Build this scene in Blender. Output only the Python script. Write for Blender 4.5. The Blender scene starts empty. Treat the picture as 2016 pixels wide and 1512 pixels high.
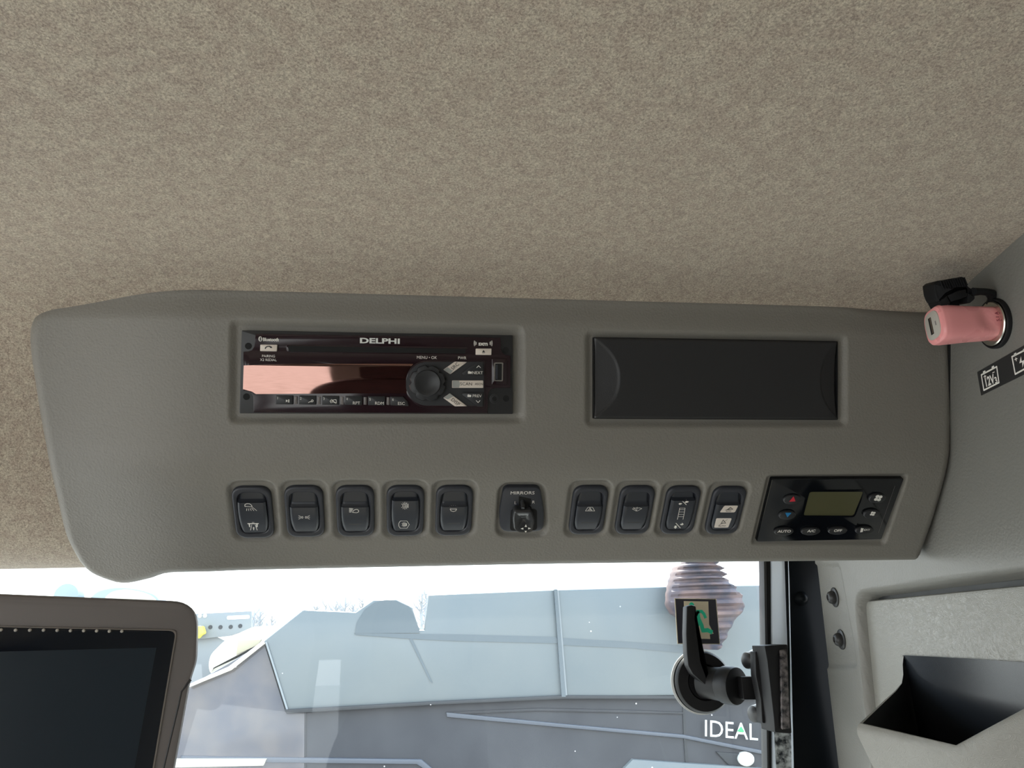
import bpy, math, random
import numpy as np
from mathutils import Matrix, Vector
random.seed(7)
R_ = math.radians
# ------------------------------------------------------------------ camera
FPX = 1500.0
CAM = np.array([0.0, 0.0, 1.5])
def nrm(v):
    v = np.array(v, float); return v/np.linalg.norm(v)
PITCH = R_(18.0)
Xc = nrm([7.66, -0.093, -1.0])                     # the cab's cross axis, seen from the camera
za = (0.093*math.cos(PITCH) - math.sin(PITCH))/7.66
Zc = nrm([za, math.cos(PITCH), -math.sin(PITCH)])
Yc = np.cross(Zc, Xc)
RC = np.array([Xc, Yc, Zc])                        # camera -> world
sc = bpy.context.scene
cd = bpy.data.cameras.new('camera'); cam = bpy.data.objects.new('camera', cd)
sc.collection.objects.link(cam)
M = Matrix([[*RC[0], CAM[0]], [*RC[1], CAM[1]], [*RC[2], CAM[2]], [0, 0, 0, 1]])
cam.matrix_world = M
cd.sensor_width = 36.0; cd.lens = FPX*36.0/2016.0; cd.clip_start = 0.02; cd.clip_end = 500
sc.camera = cam
# ------------------------------------------------------------------ light
EXPOSURE = 0.72
SKY = 2.6
SUN = 7.0
sc.view_settings.view_transform = 'Standard'; sc.view_settings.look = 'None'
sc.view_settings.gamma = 1.0; sc.view_settings.use_curve_mapping = False
sc.view_settings.exposure = EXPOSURE
w = bpy.data.worlds.new('world'); sc.world = w; w.use_nodes = True
nt = w.node_tree; nt.nodes.clear()
wo = nt.nodes.new('ShaderNodeOutputWorld'); bg = nt.nodes.new('ShaderNodeBackground')
tc = nt.nodes.new('ShaderNodeTexCoord'); sx = nt.nodes.new('ShaderNodeSeparateXYZ')
rp = nt.nodes.new('ShaderNodeValToRGB')
rp.color_ramp.elements[0].position = 0.0; rp.color_ramp.elements[0].color = (0.97, 0.975, 0.97, 1)
rp.color_ramp.elements[1].position = 0.6; rp.color_ramp.elements[1].color = (0.62, 0.78, 1.0, 1)
nt.links.new(tc.outputs['Generated'], sx.inputs[0]); nt.links.new(sx.outputs['Z'], rp.inputs[0])
nt.links.new(rp.outputs[0], bg.inputs[0]); bg.inputs[1].default_value = SKY
nt.links.new(bg.outputs[0], wo.inputs[0])
sl = bpy.data.lights.new('sun', 'SUN'); sl.energy = SUN; sl.angle = R_(1.5); sl.color = (1.0, 0.93, 0.82)
so = bpy.data.objects.new('sun', sl); sc.collection.objects.link(so)
SUN_DIR = nrm([0.12, -0.80, -0.95])               # travel direction: high, from in front of the cab
so.rotation_euler = Vector(SUN_DIR).to_track_quat('-Z', 'Y').to_euler()

# ------------------------------------------------------------------ geometry helpers
def ray(px, py):
    return RC @ np.array([(px-1008.0)/FPX, (756.0-py)/FPX, -1.0])
def pt(px, py, d):
    return CAM + ray(px, py)*d
class Frame:
    """an origin on a real surface with right / up / outward axes"""
    def __init__(s, o, u, v, n): s.o, s.u, s.v, s.n = map(lambda q: np.array(q, float), (o, u, v, n))
    def hit(s, px, py, h=0.0):
        r = ray(px, py); t = ((s.o + s.n*h - CAM) @ s.n)/(r @ s.n); return CAM + r*t
    def loc(s, px, py, h=0.0):
        p = s.hit(px, py, h) - s.o; return np.array([p@s.u, p@s.v, p@s.n])
    def tol(s, p):
        p = np.array(p) - s.o; return np.array([p@s.u, p@s.v, p@s.n])
    def at(s, px, py, h=0.0): return Frame(s.hit(px, py, h), s.u, s.v, s.n)
    def mat(s):
        m = Matrix.Identity(4)
        for i in range(3):
            m[i][0], m[i][1], m[i][2], m[i][3] = s.u[i], s.v[i], s.n[i], s.o[i]
        return m
    def ppx(s, px, py):                              # metres per pixel near a pixel
        r = ray(px, py); t = ((s.o - CAM) @ s.n)/(r @ s.n); return t/FPX
COL = sc.collection
def empty(name, frame, label=None, cat=None, group=None):
    o = bpy.data.objects.new(name, None); COL.objects.link(o); o.empty_display_size = 0.01
    if frame is not None: o.matrix_world = frame.mat()
    tag(o, label, cat, group); return o
def tag(o, label=None, cat=None, group=None, kind=None):
    if label: o['label'] = label
    if cat: o['category'] = cat
    if group: o['group'] = group
    if kind: o['kind'] = kind
    return o
def inset(pts, c):
    """move a closed 2D outline inwards by c"""
    P = np.array(pts)[:, :2]; n = len(P)
    area = 0.5*np.sum(P[:, 0]*np.roll(P[:, 1], -1) - np.roll(P[:, 0], -1)*P[:, 1])
    sg = 1 if area > 0 else -1
    out = []
    for i in range(n):
        a, b, d = P[i-1], P[i], P[(i+1) % n]
        e1 = nrm(b-a) if np.linalg.norm(b-a) > 1e-9 else np.array([1, 0.]); e2 = nrm(d-b) if np.linalg.norm(d-b) > 1e-9 else e1
        n1 = np.array([-e1[1], e1[0]])*sg; n2 = np.array([-e2[1], e2[0]])*sg
        m = n1+n2; l = np.linalg.norm(m)
        if l < 1e-6: out.append(b+n1*c); continue
        m /= l; k = max(0.5, m@n1); out.append(b + m*c/k)
    return np.array(out)
class MB:
    def __init__(s): s.v = []; s.f = []
    def add(s, vs, fs):
        b = len(s.v); s.v += [tuple(map(float, q)) for q in vs]; s.f += [tuple(b+i for i in f) for f in fs]; return s
    def prism(s, pts, h0, h1, c=0.0):
        P = np.array(pts)[:, :2]; n = len(P)
        area = 0.5*np.sum(P[:, 0]*np.roll(P[:, 1], -1) - np.roll(P[:, 0], -1)*P[:, 1])
        if area < 0: P = P[::-1]
        rings = [(P, h0)]
        if c > 0: rings += [(P, h1-c), (inset(P, c*0.3), h1-c*0.3), (inset(P, c), h1)]
        else: rings += [(P, h1)]
        vs = [(x, y, h) for Q, h in rings for x, y in Q]; fs = []
        for k in range(len(rings)-1):
            for i in range(n):
                j = (i+1) % n; fs.append((k*n+i, k*n+j, (k+1)*n+j, (k+1)*n+i))
        fs.append(tuple((len(rings)-1)*n+i for i in range(n))); fs.append(tuple(reversed(range(n))))
        return s.add(vs, fs)
    def ringprism(s, outer, inner, h0, h1):
        """flat ring between two outlines of the same point count"""
        n = len(outer); A = np.array(outer)[:, :2]; B = np.array(inner)[:, :2]
        vs = [(*p, h0) for p in A]+[(*p, h1) for p in A]+[(*p, h1) for p in B]+[(*p, h0) for p in B]; fs = []
        for k in range(4):
            for i in range(n):
                j = (i+1) % n; kk = (k+1) % 4; fs.append((k*n+i, k*n+j, kk*n+j, kk*n+i))
        return s.add(vs, fs)
    def lathe(s, cx, cy, prof, n=40, scx=1.0, scy=1.0, rfun=None):
        vs = []; fs = []
        for r, h in prof:
            for i in range(n):
                a = 2*math.pi*i/n; rr = r*(rfun(a, r, h) if rfun else 1)
                vs.append((cx+rr*math.cos(a)*scx, cy+rr*math.sin(a)*scy, h))
        m = len(prof)
        for k in range(m-1):
            for i in range(n):
                j = (i+1) % n; fs.append((k*n+i, k*n+j, (k+1)*n+j, (k+1)*n+i))
        fs.append(tuple((m-1)*n+i for i in range(n))); fs.append(tuple(reversed(range(n))))
        return s.add(vs, fs)
    def tube(s, path, r, n=12):
        """tube through 3D points; r a number or list"""
        P = [np.array(p, float) for p in path]; m = len(P); rr = r if hasattr(r, '__len__') else [r]*m
        vs = []; fs = []; ref = None
        for k in range(m):
            t = nrm(P[min(k+1, m-1)]-P[max(k-1, 0)])
            if ref is None: ref = np.cross(t, [0, 0, 1.0]) if abs(t[2]) < .9 else np.cross(t, [1.0, 0, 0])
            a = nrm(ref - t*(ref@t)); b = np.cross(t, a); ref = a
            for i in range(n):
                g = 2*math.pi*i/n; vs.append(P[k]+(a*math.cos(g)+b*math.sin(g))*rr[k])
        for k in range(m-1):
            for i in range(n):
                j = (i+1) % n; fs.append((k*n+i, k*n+j, (k+1)*n+j, (k+1)*n+i))
        fs.append(tuple((m-1)*n+i for i in range(n))); fs.append(tuple(reversed(range(n))))
        return s.add(vs, fs)
    def stroke(s, pts, wd, h, t=0.0001, closed=False, hf=None):
        """flat ribbon of width wd along 2D points on the surface at height h (or hf(x,y))"""
        P = [np.array(p[:2], float) for p in pts]
        if closed: P = P+[P[0]]
        for ki, (a, b) in enumerate(zip(P[:-1], P[1:])):
            L = np.linalg.norm(b-a); dz = (ki % 7)*1e-5*max(1, wd/.002)
            if L < 1e-9: continue
            e = (b-a)/L; q = np.array([-e[1], e[0]])*wd/2; k = max(1, int(L/0.0012)) if hf else 1
            a2 = a-e*wd*0.35; b2 = b+e*wd*0.35
            for i in range(k):
                c0 = a2+(b2-a2)*i/k; c1 = a2+(b2-a2)*(i+1)/k
                hh = lambda p: (hf(p[0], p[1]) if hf else h)+t+dz
                vs = [(*(c0-q), hh(c0-q)), (*(c1-q), hh(c1-q)), (*(c1+q), hh(c1+q)), (*(c0+q), hh(c0+q))]
                s.add(vs, [(0, 1, 2, 3)])
        return s
    def poly(s, pts, h, t=0.0001, hf=None):
        P = [tuple(p[:2]) for p in pts]
        return s.add([(x, y, (hf(x, y) if hf else h)+t) for x, y in P], [tuple(range(len(P)))])
    def text(s, txt, x, y, size, h, ang=0, sx=1.0, bold=0.0, t=0.00012, hf=None, shear=0.0):
        vs, fs = text_geo(txt, bold); vs = vs.copy()
        if len(vs) == 0: return s
        x0, x1 = vs[:, 0].min(), vs[:, 0].max()
        vs[:, 0] = (vs[:, 0]-(x0+x1)/2)*size*sx; vs[:, 1] = (vs[:, 1]-0.35)*size
        vs[:, 0] += vs[:, 1]*shear
        c, q = math.cos(ang), math.sin(ang)
        X = x+vs[:, 0]*c-vs[:, 1]*q; Y = y+vs[:, 0]*q+vs[:, 1]*c
        return s.add([(X[i], Y[i], (hf(X[i], Y[i]) if hf else h)+t) for i in range(len(X))], fs)
    def build(s, name, mat, parent=None, smooth=38, label=None):
        me = bpy.data.meshes.new(name); me.from_pydata(s.v, [], s.f); me.validate()
        if smooth:
            me.polygons.foreach_set('use_smooth', [True]*len(me.polygons))
            me.set_sharp_from_angle(angle=R_(smooth))
        me.materials.append(mat)
        o = bpy.data.objects.new(name, me); COL.objects.link(o)
        if parent is not None: o.parent = parent
        if label: o['label'] = label
        return o
_tc = {}
def text_geo(txt, bold):
    key = (txt, bold)
    if key not in _tc:
        c = bpy.data.curves.new('lettering', 'FONT'); c.body = txt; c.size = 1.0; c.offset = bold; c.resolution_u = 3
        o = bpy.data.objects.new('lettering', c); COL.objects.link(o)
        me = bpy.data.meshes.new_from_object(o.evaluated_get(bpy.context.evaluated_depsgraph_get()))
        vs = np.array([v.co[:] for v in me.vertices]) if len(me.vertices) else np.zeros((0, 3))
        fs = [tuple(p.vertices) for p in me.polygons]
        bpy.data.objects.remove(o); bpy.data.curves.remove(c); bpy.data.meshes.remove(me); _tc[key] = (vs, fs)
    return _tc[key]
def rrect(x0, y0, x1, y1, r, n=5):
    """rounded rectangle in local metres, counter-clockwise"""
    out = []
    for cx, cy, a0 in ((x1-r, y1-r, 0), (x0+r, y1-r, 90), (x0+r, y0+r, 180), (x1-r, y0+r, 270)):
        for i in range(n+1):
            a = R_(a0+90*i/n); out.append((cx+r*math.cos(a), cy+r*math.sin(a)))
    return out
def roundpoly(pts, r, n=4):
    """round every corner of a polygon (any 2D units)"""
    P = [np.array(p[:2], float) for p in pts]; out = []; m = len(P)
    for i in range(m):
        a, b, c = P[i-1], P[i], P[(i+1) % m]
        rr = r[i] if hasattr(r, '__len__') else r
        la, lc = np.linalg.norm(a-b), np.linalg.norm(c-b); q = min(rr, la*.45, lc*.45)
        if q < 1e-9: out.append(b); continue
        s0 = b+(a-b)/la*q; s1 = b+(c-b)/lc*q
        for k in range(n+1):
            t = k/n; out.append(s0*(1-t)**2+2*b*t*(1-t)+s1*t*t)
    return out
def L(fr, pts, h=0.0): return [fr.loc(x, y, h)[:2] for x, y in pts]

# ------------------------------------------------------------------ materials
def mat(name, col, rough=0.5, metal=0.0, spec=0.5, bump=None, vary=None, coat=0.0, emit=None):
    m = bpy.data.materials.new(name); m.use_nodes = True; n = m.node_tree.nodes; l = m.node_tree.links
    b = n['Principled BSDF']; b.inputs['Base Color'].default_value = (*col, 1); b.inputs['Roughness'].default_value = rough
    b.inputs['Metallic'].default_value = metal; b.inputs['Specular IOR Level'].default_value = spec
    b.inputs['Coat Weight'].default_value = coat
    tcn = n.new('ShaderNodeTexCoord')
    def noise(scale, detail=3, kind='noise'):
        if kind == 'ridge':
            q0 = n.new('ShaderNodeTexNoise'); q0.inputs['Scale'].default_value = scale; q0.inputs['Detail'].default_value = 1.5; q0.inputs['Distortion'].default_value = 1.6
            l.new(tcn.outputs['Object'], q0.inputs['Vector']); q = n.new('ShaderNodeMapRange')
            ab = n.new('ShaderNodeMath'); ab.operation = 'PINGPONG'; ab.inputs[1].default_value = .06; l.new(q0.outputs[0], ab.inputs[0])
            q.inputs['From Max'].default_value = .06; l.new(ab.outputs[0], q.inputs['Value']); return q
        if kind == 'voronoi':
            q = n.new('ShaderNodeTexVoronoi'); q.inputs['Scale'].default_value = scale; q.feature = 'SMOOTH_F1'
        else:
            q = n.new('ShaderNodeTexNoise'); q.inputs['Scale'].default_value = scale; q.inputs['Detail'].default_value = detail
        l.new(tcn.outputs['Object'], q.inputs['Vector']); return q
    if vary:                                        # (scale, dark, light) patches in the base colour
        sc_, c0, c1 = vary[:3]; q = noise(sc_, 4); r = n.new('ShaderNodeValToRGB')
        r.color_ramp.elements[0].position = 0.35; r.color_ramp.elements[1].position = 0.65
        r.color_ramp.elements[0].color = (*c0, 1); r.color_ramp.elements[1].color = (*c1, 1)
        l.new(q.outputs[0], r.inputs[0]); l.new(r.outputs[0], b.inputs['Base Color'])
    else:                                           # a trace of unevenness in the finish
        q = noise(60, 2); r = n.new('ShaderNodeMapRange'); r.inputs['To Min'].default_value = max(0.0, rough-0.03); r.inputs['To Max'].default_value = min(1, rough+0.03)
        l.new(q.outputs[0], r.inputs['Value']); l.new(r.outputs[0], b.inputs['Roughness'])
    if bump:
        sc_, st, kind = bump[:3]; q = noise(sc_, 3, kind); bp = n.new('ShaderNodeBump'); bp.inputs['Strength'].default_value = st
        bp.inputs['Distance'].default_value = bump[3] if len(bump) > 3 else 0.0004
        l.new(q.outputs[0], bp.inputs['Height']); l.new(bp.outputs[0], b.inputs['Normal'])
    return m
def g(v): return tuple(((c/255)/12.92 if c/255 <= .04045 else ((c/255+.055)/1.055)**2.4) for c in v)
MT = {}
def felt_material():
    m = bpy.data.materials.new('felt'); m.use_nodes = True; n = m.node_tree.nodes; l = m.node_tree.links
    b = n['Principled BSDF']; b.inputs['Roughness'].default_value = 0.95; b.inputs['Specular IOR Level'].default_value = 0.1
    b.inputs['Sheen Weight'].default_value = 0.25
    t = n.new('ShaderNodeTexCoord')
    a = n.new('ShaderNodeTexNoise'); a.inputs['Scale'].default_value = 900; a.inputs['Detail'].default_value = 4; a.inputs['Roughness'].default_value = .62; a.inputs['Distortion'].default_value = .8
    c = n.new('ShaderNodeTexNoise'); c.inputs['Scale'].default_value = 150; c.inputs['Detail'].default_value = 3; c.inputs['Distortion'].default_value = .2
    for q in (a, c): l.new(t.outputs['Object'], q.inputs['Vector'])
    r1 = n.new('ShaderNodeValToRGB'); r1.color_ramp.elements[0].position = .36; r1.color_ramp.elements[1].position = .66
    r1.color_ramp.elements[0].color = (0.285, 0.238, 0.19, 1); r1.color_ramp.elements[1].color = (0.615, 0.54, 0.42, 1)
    r2 = n.new('ShaderNodeValToRGB'); r2.color_ramp.elements[0].position = .4; r2.color_ramp.elements[1].position = .62
    r2.color_ramp.elements[0].color = (0.88, 0.84, 0.845, 1); r2.color_ramp.elements[1].color = (1, 1, 1, 1)
    l.new(a.outputs[0], r1.inputs[0]); l.new(c.outputs[0], r2.inputs[0])
    mx = n.new('ShaderNodeMix'); mx.data_type = 'RGBA'; mx.blend_type = 'MULTIPLY'; mx.inputs[0].default_value = 1
    l.new(r1.outputs[0], mx.inputs[6]); l.new(r2.outputs[0], mx.inputs[7]); l.new(mx.outputs[2], b.inputs['Base Color'])
    bp = n.new('ShaderNodeBump'); bp.inputs['Strength'].default_value = .5; bp.inputs['Distance'].default_value = .0008
    l.new(a.outputs[0], bp.inputs['Height']); l.new(bp.outputs[0], b.inputs['Normal'])
    return m
def glass_material():
    """windscreen glass: clear, a film of road dust that scatters daylight, scattered dried specks"""
    m = bpy.data.materials.new('dusty_glass'); m.use_nodes = True; n = m.node_tree.nodes; l = m.node_tree.links; n.clear()
    o = n.new('ShaderNodeOutputMaterial'); tr = n.new('ShaderNodeBsdfTransparent'); tr.inputs[0].default_value = (.93, .98, .97, 1)
    gl = n.new('ShaderNodeBsdfGlossy'); gl.inputs['Roughness'].default_value = .02; gl.inputs[0].default_value = (.9, .95, 1, 1)
    du = n.new('ShaderNodeBsdfTranslucent'); du.inputs[0].default_value = (.86, .93, 1.0, 1)
    t = n.new('ShaderNodeTexCoord'); vo = n.new('ShaderNodeTexVoronoi'); vo.inputs['Scale'].default_value = 85
    ns = n.new('ShaderNodeTexNoise'); ns.inputs['Scale'].default_value = 7; ns.inputs['Detail'].default_value = 6
    l.new(t.outputs['Object'], vo.inputs['Vector']); l.new(t.outputs['Object'], ns.inputs['Vector'])
    lt = n.new('ShaderNodeMath'); lt.operation = 'LESS_THAN'; lt.inputs[1].default_value = .07; l.new(vo.outputs['Distance'], lt.inputs[0])
    sp = n.new('ShaderNodeSeparateColor'); l.new(vo.outputs['Color'], sp.inputs[0])
    g2 = n.new('ShaderNodeMath'); g2.operation = 'GREATER_THAN'; g2.inputs[1].default_value = .80; l.new(sp.outputs[0], g2.inputs[0])
    mu = n.new('ShaderNodeMath'); mu.operation = 'MULTIPLY'; l.new(lt.outputs[0], mu.inputs[0]); l.new(g2.outputs[0], mu.inputs[1])
    m2 = n.new('ShaderNodeMath'); m2.operation = 'MULTIPLY'; m2.inputs[1].default_value = .35; l.new(mu.outputs[0], m2.inputs[0])
    mr = n.new('ShaderNodeMapRange'); mr.inputs['From Min'].default_value = .3; mr.inputs['From Max'].default_value = .75
    mr.inputs['To Min'].default_value = .008; mr.inputs['To Max'].default_value = .022; l.new(ns.outputs[0], mr.inputs['Value'])
    ad = n.new('ShaderNodeMath'); ad.operation = 'ADD'; l.new(m2.outputs[0], ad.inputs[0]); l.new(mr.outputs[0], ad.inputs[1])
    x1 = n.new('ShaderNodeMixShader'); x1.inputs[0].default_value = .04; l.new(tr.outputs[0], x1.inputs[1]); l.new(gl.outputs[0], x1.inputs[2])
    x2 = n.new('ShaderNodeMixShader'); l.new(ad.outputs[0], x2.inputs[0]); l.new(x1.outputs[0], x2.inputs[1]); l.new(du.outputs[0], x2.inputs[2])
    l.new(x2.outputs[0], o.inputs[0]); return m
MT['felt'] = felt_material()
MT['glass'] = glass_material()
MT['vinyl'] = mat('grained_grey_vinyl', (0.212, 0.200, 0.176), .50, bump=(650, .6, 'noise', .0005))
MT['trim'] = mat('grained_trim_plastic', (0.185, 0.180, 0.163), .45, bump=(520, .5, 'noise', .0006))
MT['hatch'] = mat('leather_grained_plastic', (0.27, 0.265, 0.24), .38, bump=(210, .32, 'ridge', .0004))
MT['black'] = mat('black_plastic', (0.010, 0.010, 0.011), .45, spec=.25)
MT['switch'] = mat('switch_plastic', (0.028, 0.031, 0.040), .38)
MT['rocker'] = mat('rocker_plastic', (0.026, 0.030, 0.039), .33)
MT['tray'] = mat('tray_plastic', (0.020, 0.020, 0.021), .45, bump=(1800, .25, 'noise'))
MT['white'] = mat('white_print', (0.80, 0.78, 0.72), .6)
MT['dimprint'] = mat('grey_print', (0.05, 0.052, 0.055), .5)
MT['chassis'] = mat('radio_chassis', (0.022, 0.022, 0.023), .4)
MT['fascia'] = mat('maroon_fascia', (0.020, 0.009, 0.012), .12, spec=.55)
MT['display'] = mat('smoked_display', (0.33, 0.19, 0.16), .035, metal=1.0)
MT['hole'] = mat('dark_hole', (0.003, 0.003, 0.003), .8)
MT['key_white'] = mat('ivory_key', (0.74, 0.66, 0.58), .35)
MT['key_grey'] = mat('grey_key_end', (0.36, 0.37, 0.35), .35)
MT['key'] = mat('black_key', (0.024, 0.025, 0.027), .4)
MT['ink'] = mat('black_print', (0.02, 0.02, 0.02), .5)
MT['chrome'] = mat('steel', (0.62, 0.60, 0.54), .25, metal=1.0)
MT['gloss'] = mat('gloss_black', (0.004, 0.005, 0.007), .10)
MT['lcd'] = mat('olive_lcd', (0.085, 0.083, 0.042), .25)
MT['red'] = mat('red_print', g((205, 45, 62)), .5)
MT['blue'] = mat('blue_print', g((30, 120, 175)), .5)
MT['pink'] = mat('pink_plastic', (0.90, 0.36, 0.36), .28, spec=.5)
MT['cream'] = mat('cream_plastic', (0.50, 0.47, 0.42), .4)
MT['monitor'] = mat('taupe_plastic', (0.205, 0.186, 0.182), .45)
MT['mglass'] = mat('monitor_glass', (0.006, 0.009, 0.015), .12)
MT['mscreen'] = mat('unlit_screen', (0.022, 0.031, 0.040), .22)
MT['pillar'] = mat('pillar_paint', (0.004, 0.005, 0.006), .32, spec=.06)
MT['seal'] = mat('seal_and_gap_shade', (0.012, 0.012, 0.012), .55)  # windscreen rubber; also serves as painted shade in console gap and hatch groove
MT['strip'] = mat('sky_bright_strip', (0.74, 0.83, 0.93), .3)  # brightness of reflected sky is put into this colour
MT['scuffed'] = mat('scuffed_metal', (0.3, 0.3, 0.3), .4, metal=.6, vary=(180, (0.02, 0.025, 0.03), (0.55, 0.58, 0.58)))
MT['liner'] = mat('bin_liner', (0.012, 0.014, 0.018), .22, vary=(6, (0.010, 0.012, 0.016), (0.02, 0.024, 0.03)))
MT['green'] = mat('green_print', g((30, 190, 150)), .5)
MT['beige'] = mat('beige_print', g((200, 190, 165)), .5)
MT['sticker'] = mat('dark_print', g((38, 38, 48)), .5)
MT['panelglass'] = mat('tinted_panel', (0.14, 0.16, 0.168), .35, spec=.4, vary=(1.2, (0.130, 0.153, 0.162), (0.152, 0.170, 0.172)))
MT['panelshade'] = mat('darker_panel', (0.09, 0.112, 0.125), .35)
MT['body'] = mat('harvester_paint', (0.03, 0.031, 0.036), .4, spec=.3, vary=(3, (0.026, 0.027, 0.032), (0.036, 0.037, 0.042)))
MT['bodyrib'] = mat('harvester_crease', (0.075, 0.085, 0.105), .35)
MT['seam'] = mat('seam', (0.02, 0.022, 0.025), .6)
MT['silver'] = mat('silver_letter', (0.72, 0.74, 0.70), .35)
MT['creamcab'] = mat('cream_paint', (0.62, 0.58, 0.48), .5)
MT['plate'] = mat('grey_plate', (0.22, 0.24, 0.25), .5)
MT['yellow'] = mat('yellow_paint', (0.80, 0.72, 0.10), .5)
MT['darkglass'] = mat('dark_window', (0.07, 0.075, 0.09), .15, vary=(2.0, (0.05, 0.055, 0.075), (0.12, 0.105, 0.10)))  # brownish patches put a reflection into the window colour
MT['rust'] = mat('dusty_screen', (0.10, 0.08, 0.09), .7, vary=(5, (0.035, 0.035, 0.055), (0.15, 0.095, 0.085)))
MT['bark'] = mat('bare_branches', (0.30, 0.31, 0.32), .9)
MT['gravel'] = mat('pale_gravel', (0.42, 0.40, 0.36), .9, vary=(8, (0.36, 0.34, 0.30), (0.48, 0.46, 0.42)))
MT['floor'] = mat('cab_floor', (0.30, 0.27, 0.22), .7)
MT['wallin'] = mat('cab_lining', (0.20, 0.19, 0.17), .6)

# ------------------------------------------------------------------ the real surfaces
U = np.array([1.0, 0, 0]); TH1, TH2 = R_(18), R_(45)
def dn(th): return np.array([0, math.sin(th), -math.cos(th)])
def nn(th): return np.array([0, -math.cos(th), -math.sin(th)])
UP = Frame(pt(740, 735, .52), U, -dn(TH1), nn(TH1))          # upper face of the console
S0, S1 = -0.018, 0.026
bend = UP.hit(1000, 905)
ss = np.arange(-0.22, 0.26, 0.0005)
tt = np.clip((ss-S0)/(S1-S0), 0, 1); th = TH1+(TH2-TH1)*(tt*tt*(3-2*tt))
dY, dZ = np.sin(th)*.0005, -np.cos(th)*.0005
PY = np.concatenate([[0], np.cumsum(dY)[:-1]]); PZ = np.concatenate([[0], np.cumsum(dZ)[:-1]])
i0 = int(np.argmin(abs(ss-S0))); anc = bend+dn(TH1)*S0
PY += anc[1]-PY[i0]; PZ += anc[2]-PZ[i0]
NYs, NZs = -np.cos(th), -np.sin(th)
i1 = int(np.argmin(abs(ss-S1)))
LP = Frame(np.array([0, PY[i1], PZ[i1]]), U, -dn(TH2), nn(TH2))  # lower, switch face
def pix2us(px, py, h=0.0):
    r = ray(px, py); Qy, Qz = PY+NYs*h-CAM[1], PZ+NZs*h-CAM[2]
    c = r[1]*Qz - r[2]*Qy; k = int(np.where(np.diff(np.sign(c)))[0][0]); f = c[k]/(c[k]-c[k+1])
    t = (Qy[k]+(Qy[k+1]-Qy[k])*f)/r[1]
    return np.array([t*r[0], ss[k]+f*.0005])
cf = np.array([RC[0] @ [0, 0, -1], RC[1] @ [0, 0, -1], 0]); WF = nrm(cf)      # along the right wall, forwards
WN = np.array([-WF[1], WF[0], 0.0])                                            # out of the wall, into the cab
W = Frame(pt(1873, 760, .575), WF, [0, 0, 1], WN)
GY = 0.87
GL = Frame([0, GY, CAM[2]], U, [0, 0, 1], [0, -1, 0])                          # windscreen plane
def P2(frame, px, py, h=0.0): return frame.hit(px, py, h)

def sdf(pu, pv, poly):
    """signed distance (negative inside) of many points to a polygon"""
    P = np.array(poly)[:, :2]; n = len(P); d = np.full(pu.shape, 1e9); ins = np.zeros(pu.shape, bool)
    for i in range(n):
        a, b = P[i], P[(i+1) % n]; e = b-a; wx, wy = pu-a[0], pv-a[1]
        t = np.clip((wx*e[0]+wy*e[1])/(e@e+1e-18), 0, 1)
        d = np.minimum(d, (wx-e[0]*t)**2+(wy-e[1]*t)**2)
        if abs(b[1]-a[1]) > 1e-12:
            cnd = ((a[1] <= pv) != (b[1] <= pv)); ins ^= cnd & (pu < a[0]+(pv-a[1])/(b[1]-a[1])*e[0])
    d = np.sqrt(d); return np.where(ins, -d, d)
def sst(x):
    x = np.clip(x, 0, 1); return x*x*(3-2*x)

# ------------------------------------------------------------------ overhead console shell
RR = 0.0088; LEFT_DROP = 0.021; LEFT_W = 0.125
uL0 = pix2us(66, 700, -RR)[0]-0.012
def left_h(u): return -LEFT_DROP*sst((uL0+LEFT_W-u)/LEFT_W)**1.2
def bnd(px, py):
    q = pix2us(px, py, -RR)
    for _ in range(6): q = pix2us(px, py, -RR+float(left_h(q[0])))
    return q
def curve(pts, n):
    Q = np.array([bnd(*p) for p in pts])
    # Catmull-Rom densify
    out = []
    for i in range(len(Q)-1):
        p0, p1, p2, p3 = Q[max(i-1, 0)], Q[i], Q[i+1], Q[min(i+2, len(Q)-1)]
        for t in np.linspace(0, 1, 12, endpoint=False):
            out.append(.5*((2*p1)+(-p0+p2)*t+(2*p0-5*p1+4*p2-p3)*t*t+(-p0+3*p1-3*p2+p3)*t**3))
    out.append(Q[-1]); out = np.array(out)
    d = np.concatenate([[0], np.cumsum(np.linalg.norm(np.diff(out, axis=0), axis=1))]); d /= d[-1]
    x = np.linspace(0, 1, n); return np.stack([np.interp(x, d, out[:, 0]), np.interp(x, d, out[:, 1])], 1)
TOP = [(92, 606), (120, 585), (170, 569), (240, 561), (350, 556), (500, 556), (700, 561), (1000, 571), (1300, 579), (1500, 585), (1640, 591), (1700, 601), (1780, 609), (1858, 612)]
LEF = [(92, 606), (72, 625), (63, 652), (65, 700), (80, 800), (95, 880), (112, 960), (128, 1030), (140, 1062), (158, 1095)]
BOT = [(158, 1095), (180, 1118), (215, 1134), (252, 1142), (300, 1133), (345, 1121), (450, 1118), (600, 1114), (800, 1110), (1000, 1106), (1200, 1103), (1500, 1100), (1700, 1098), (1793, 1097)]
RIG = [(1858, 612), (1862, 680), (1865, 800), (1864, 880), (1858, 920), (1845, 970), (1830, 1020), (1812, 1070), (1805, 1088), (1793, 1097)]
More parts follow.
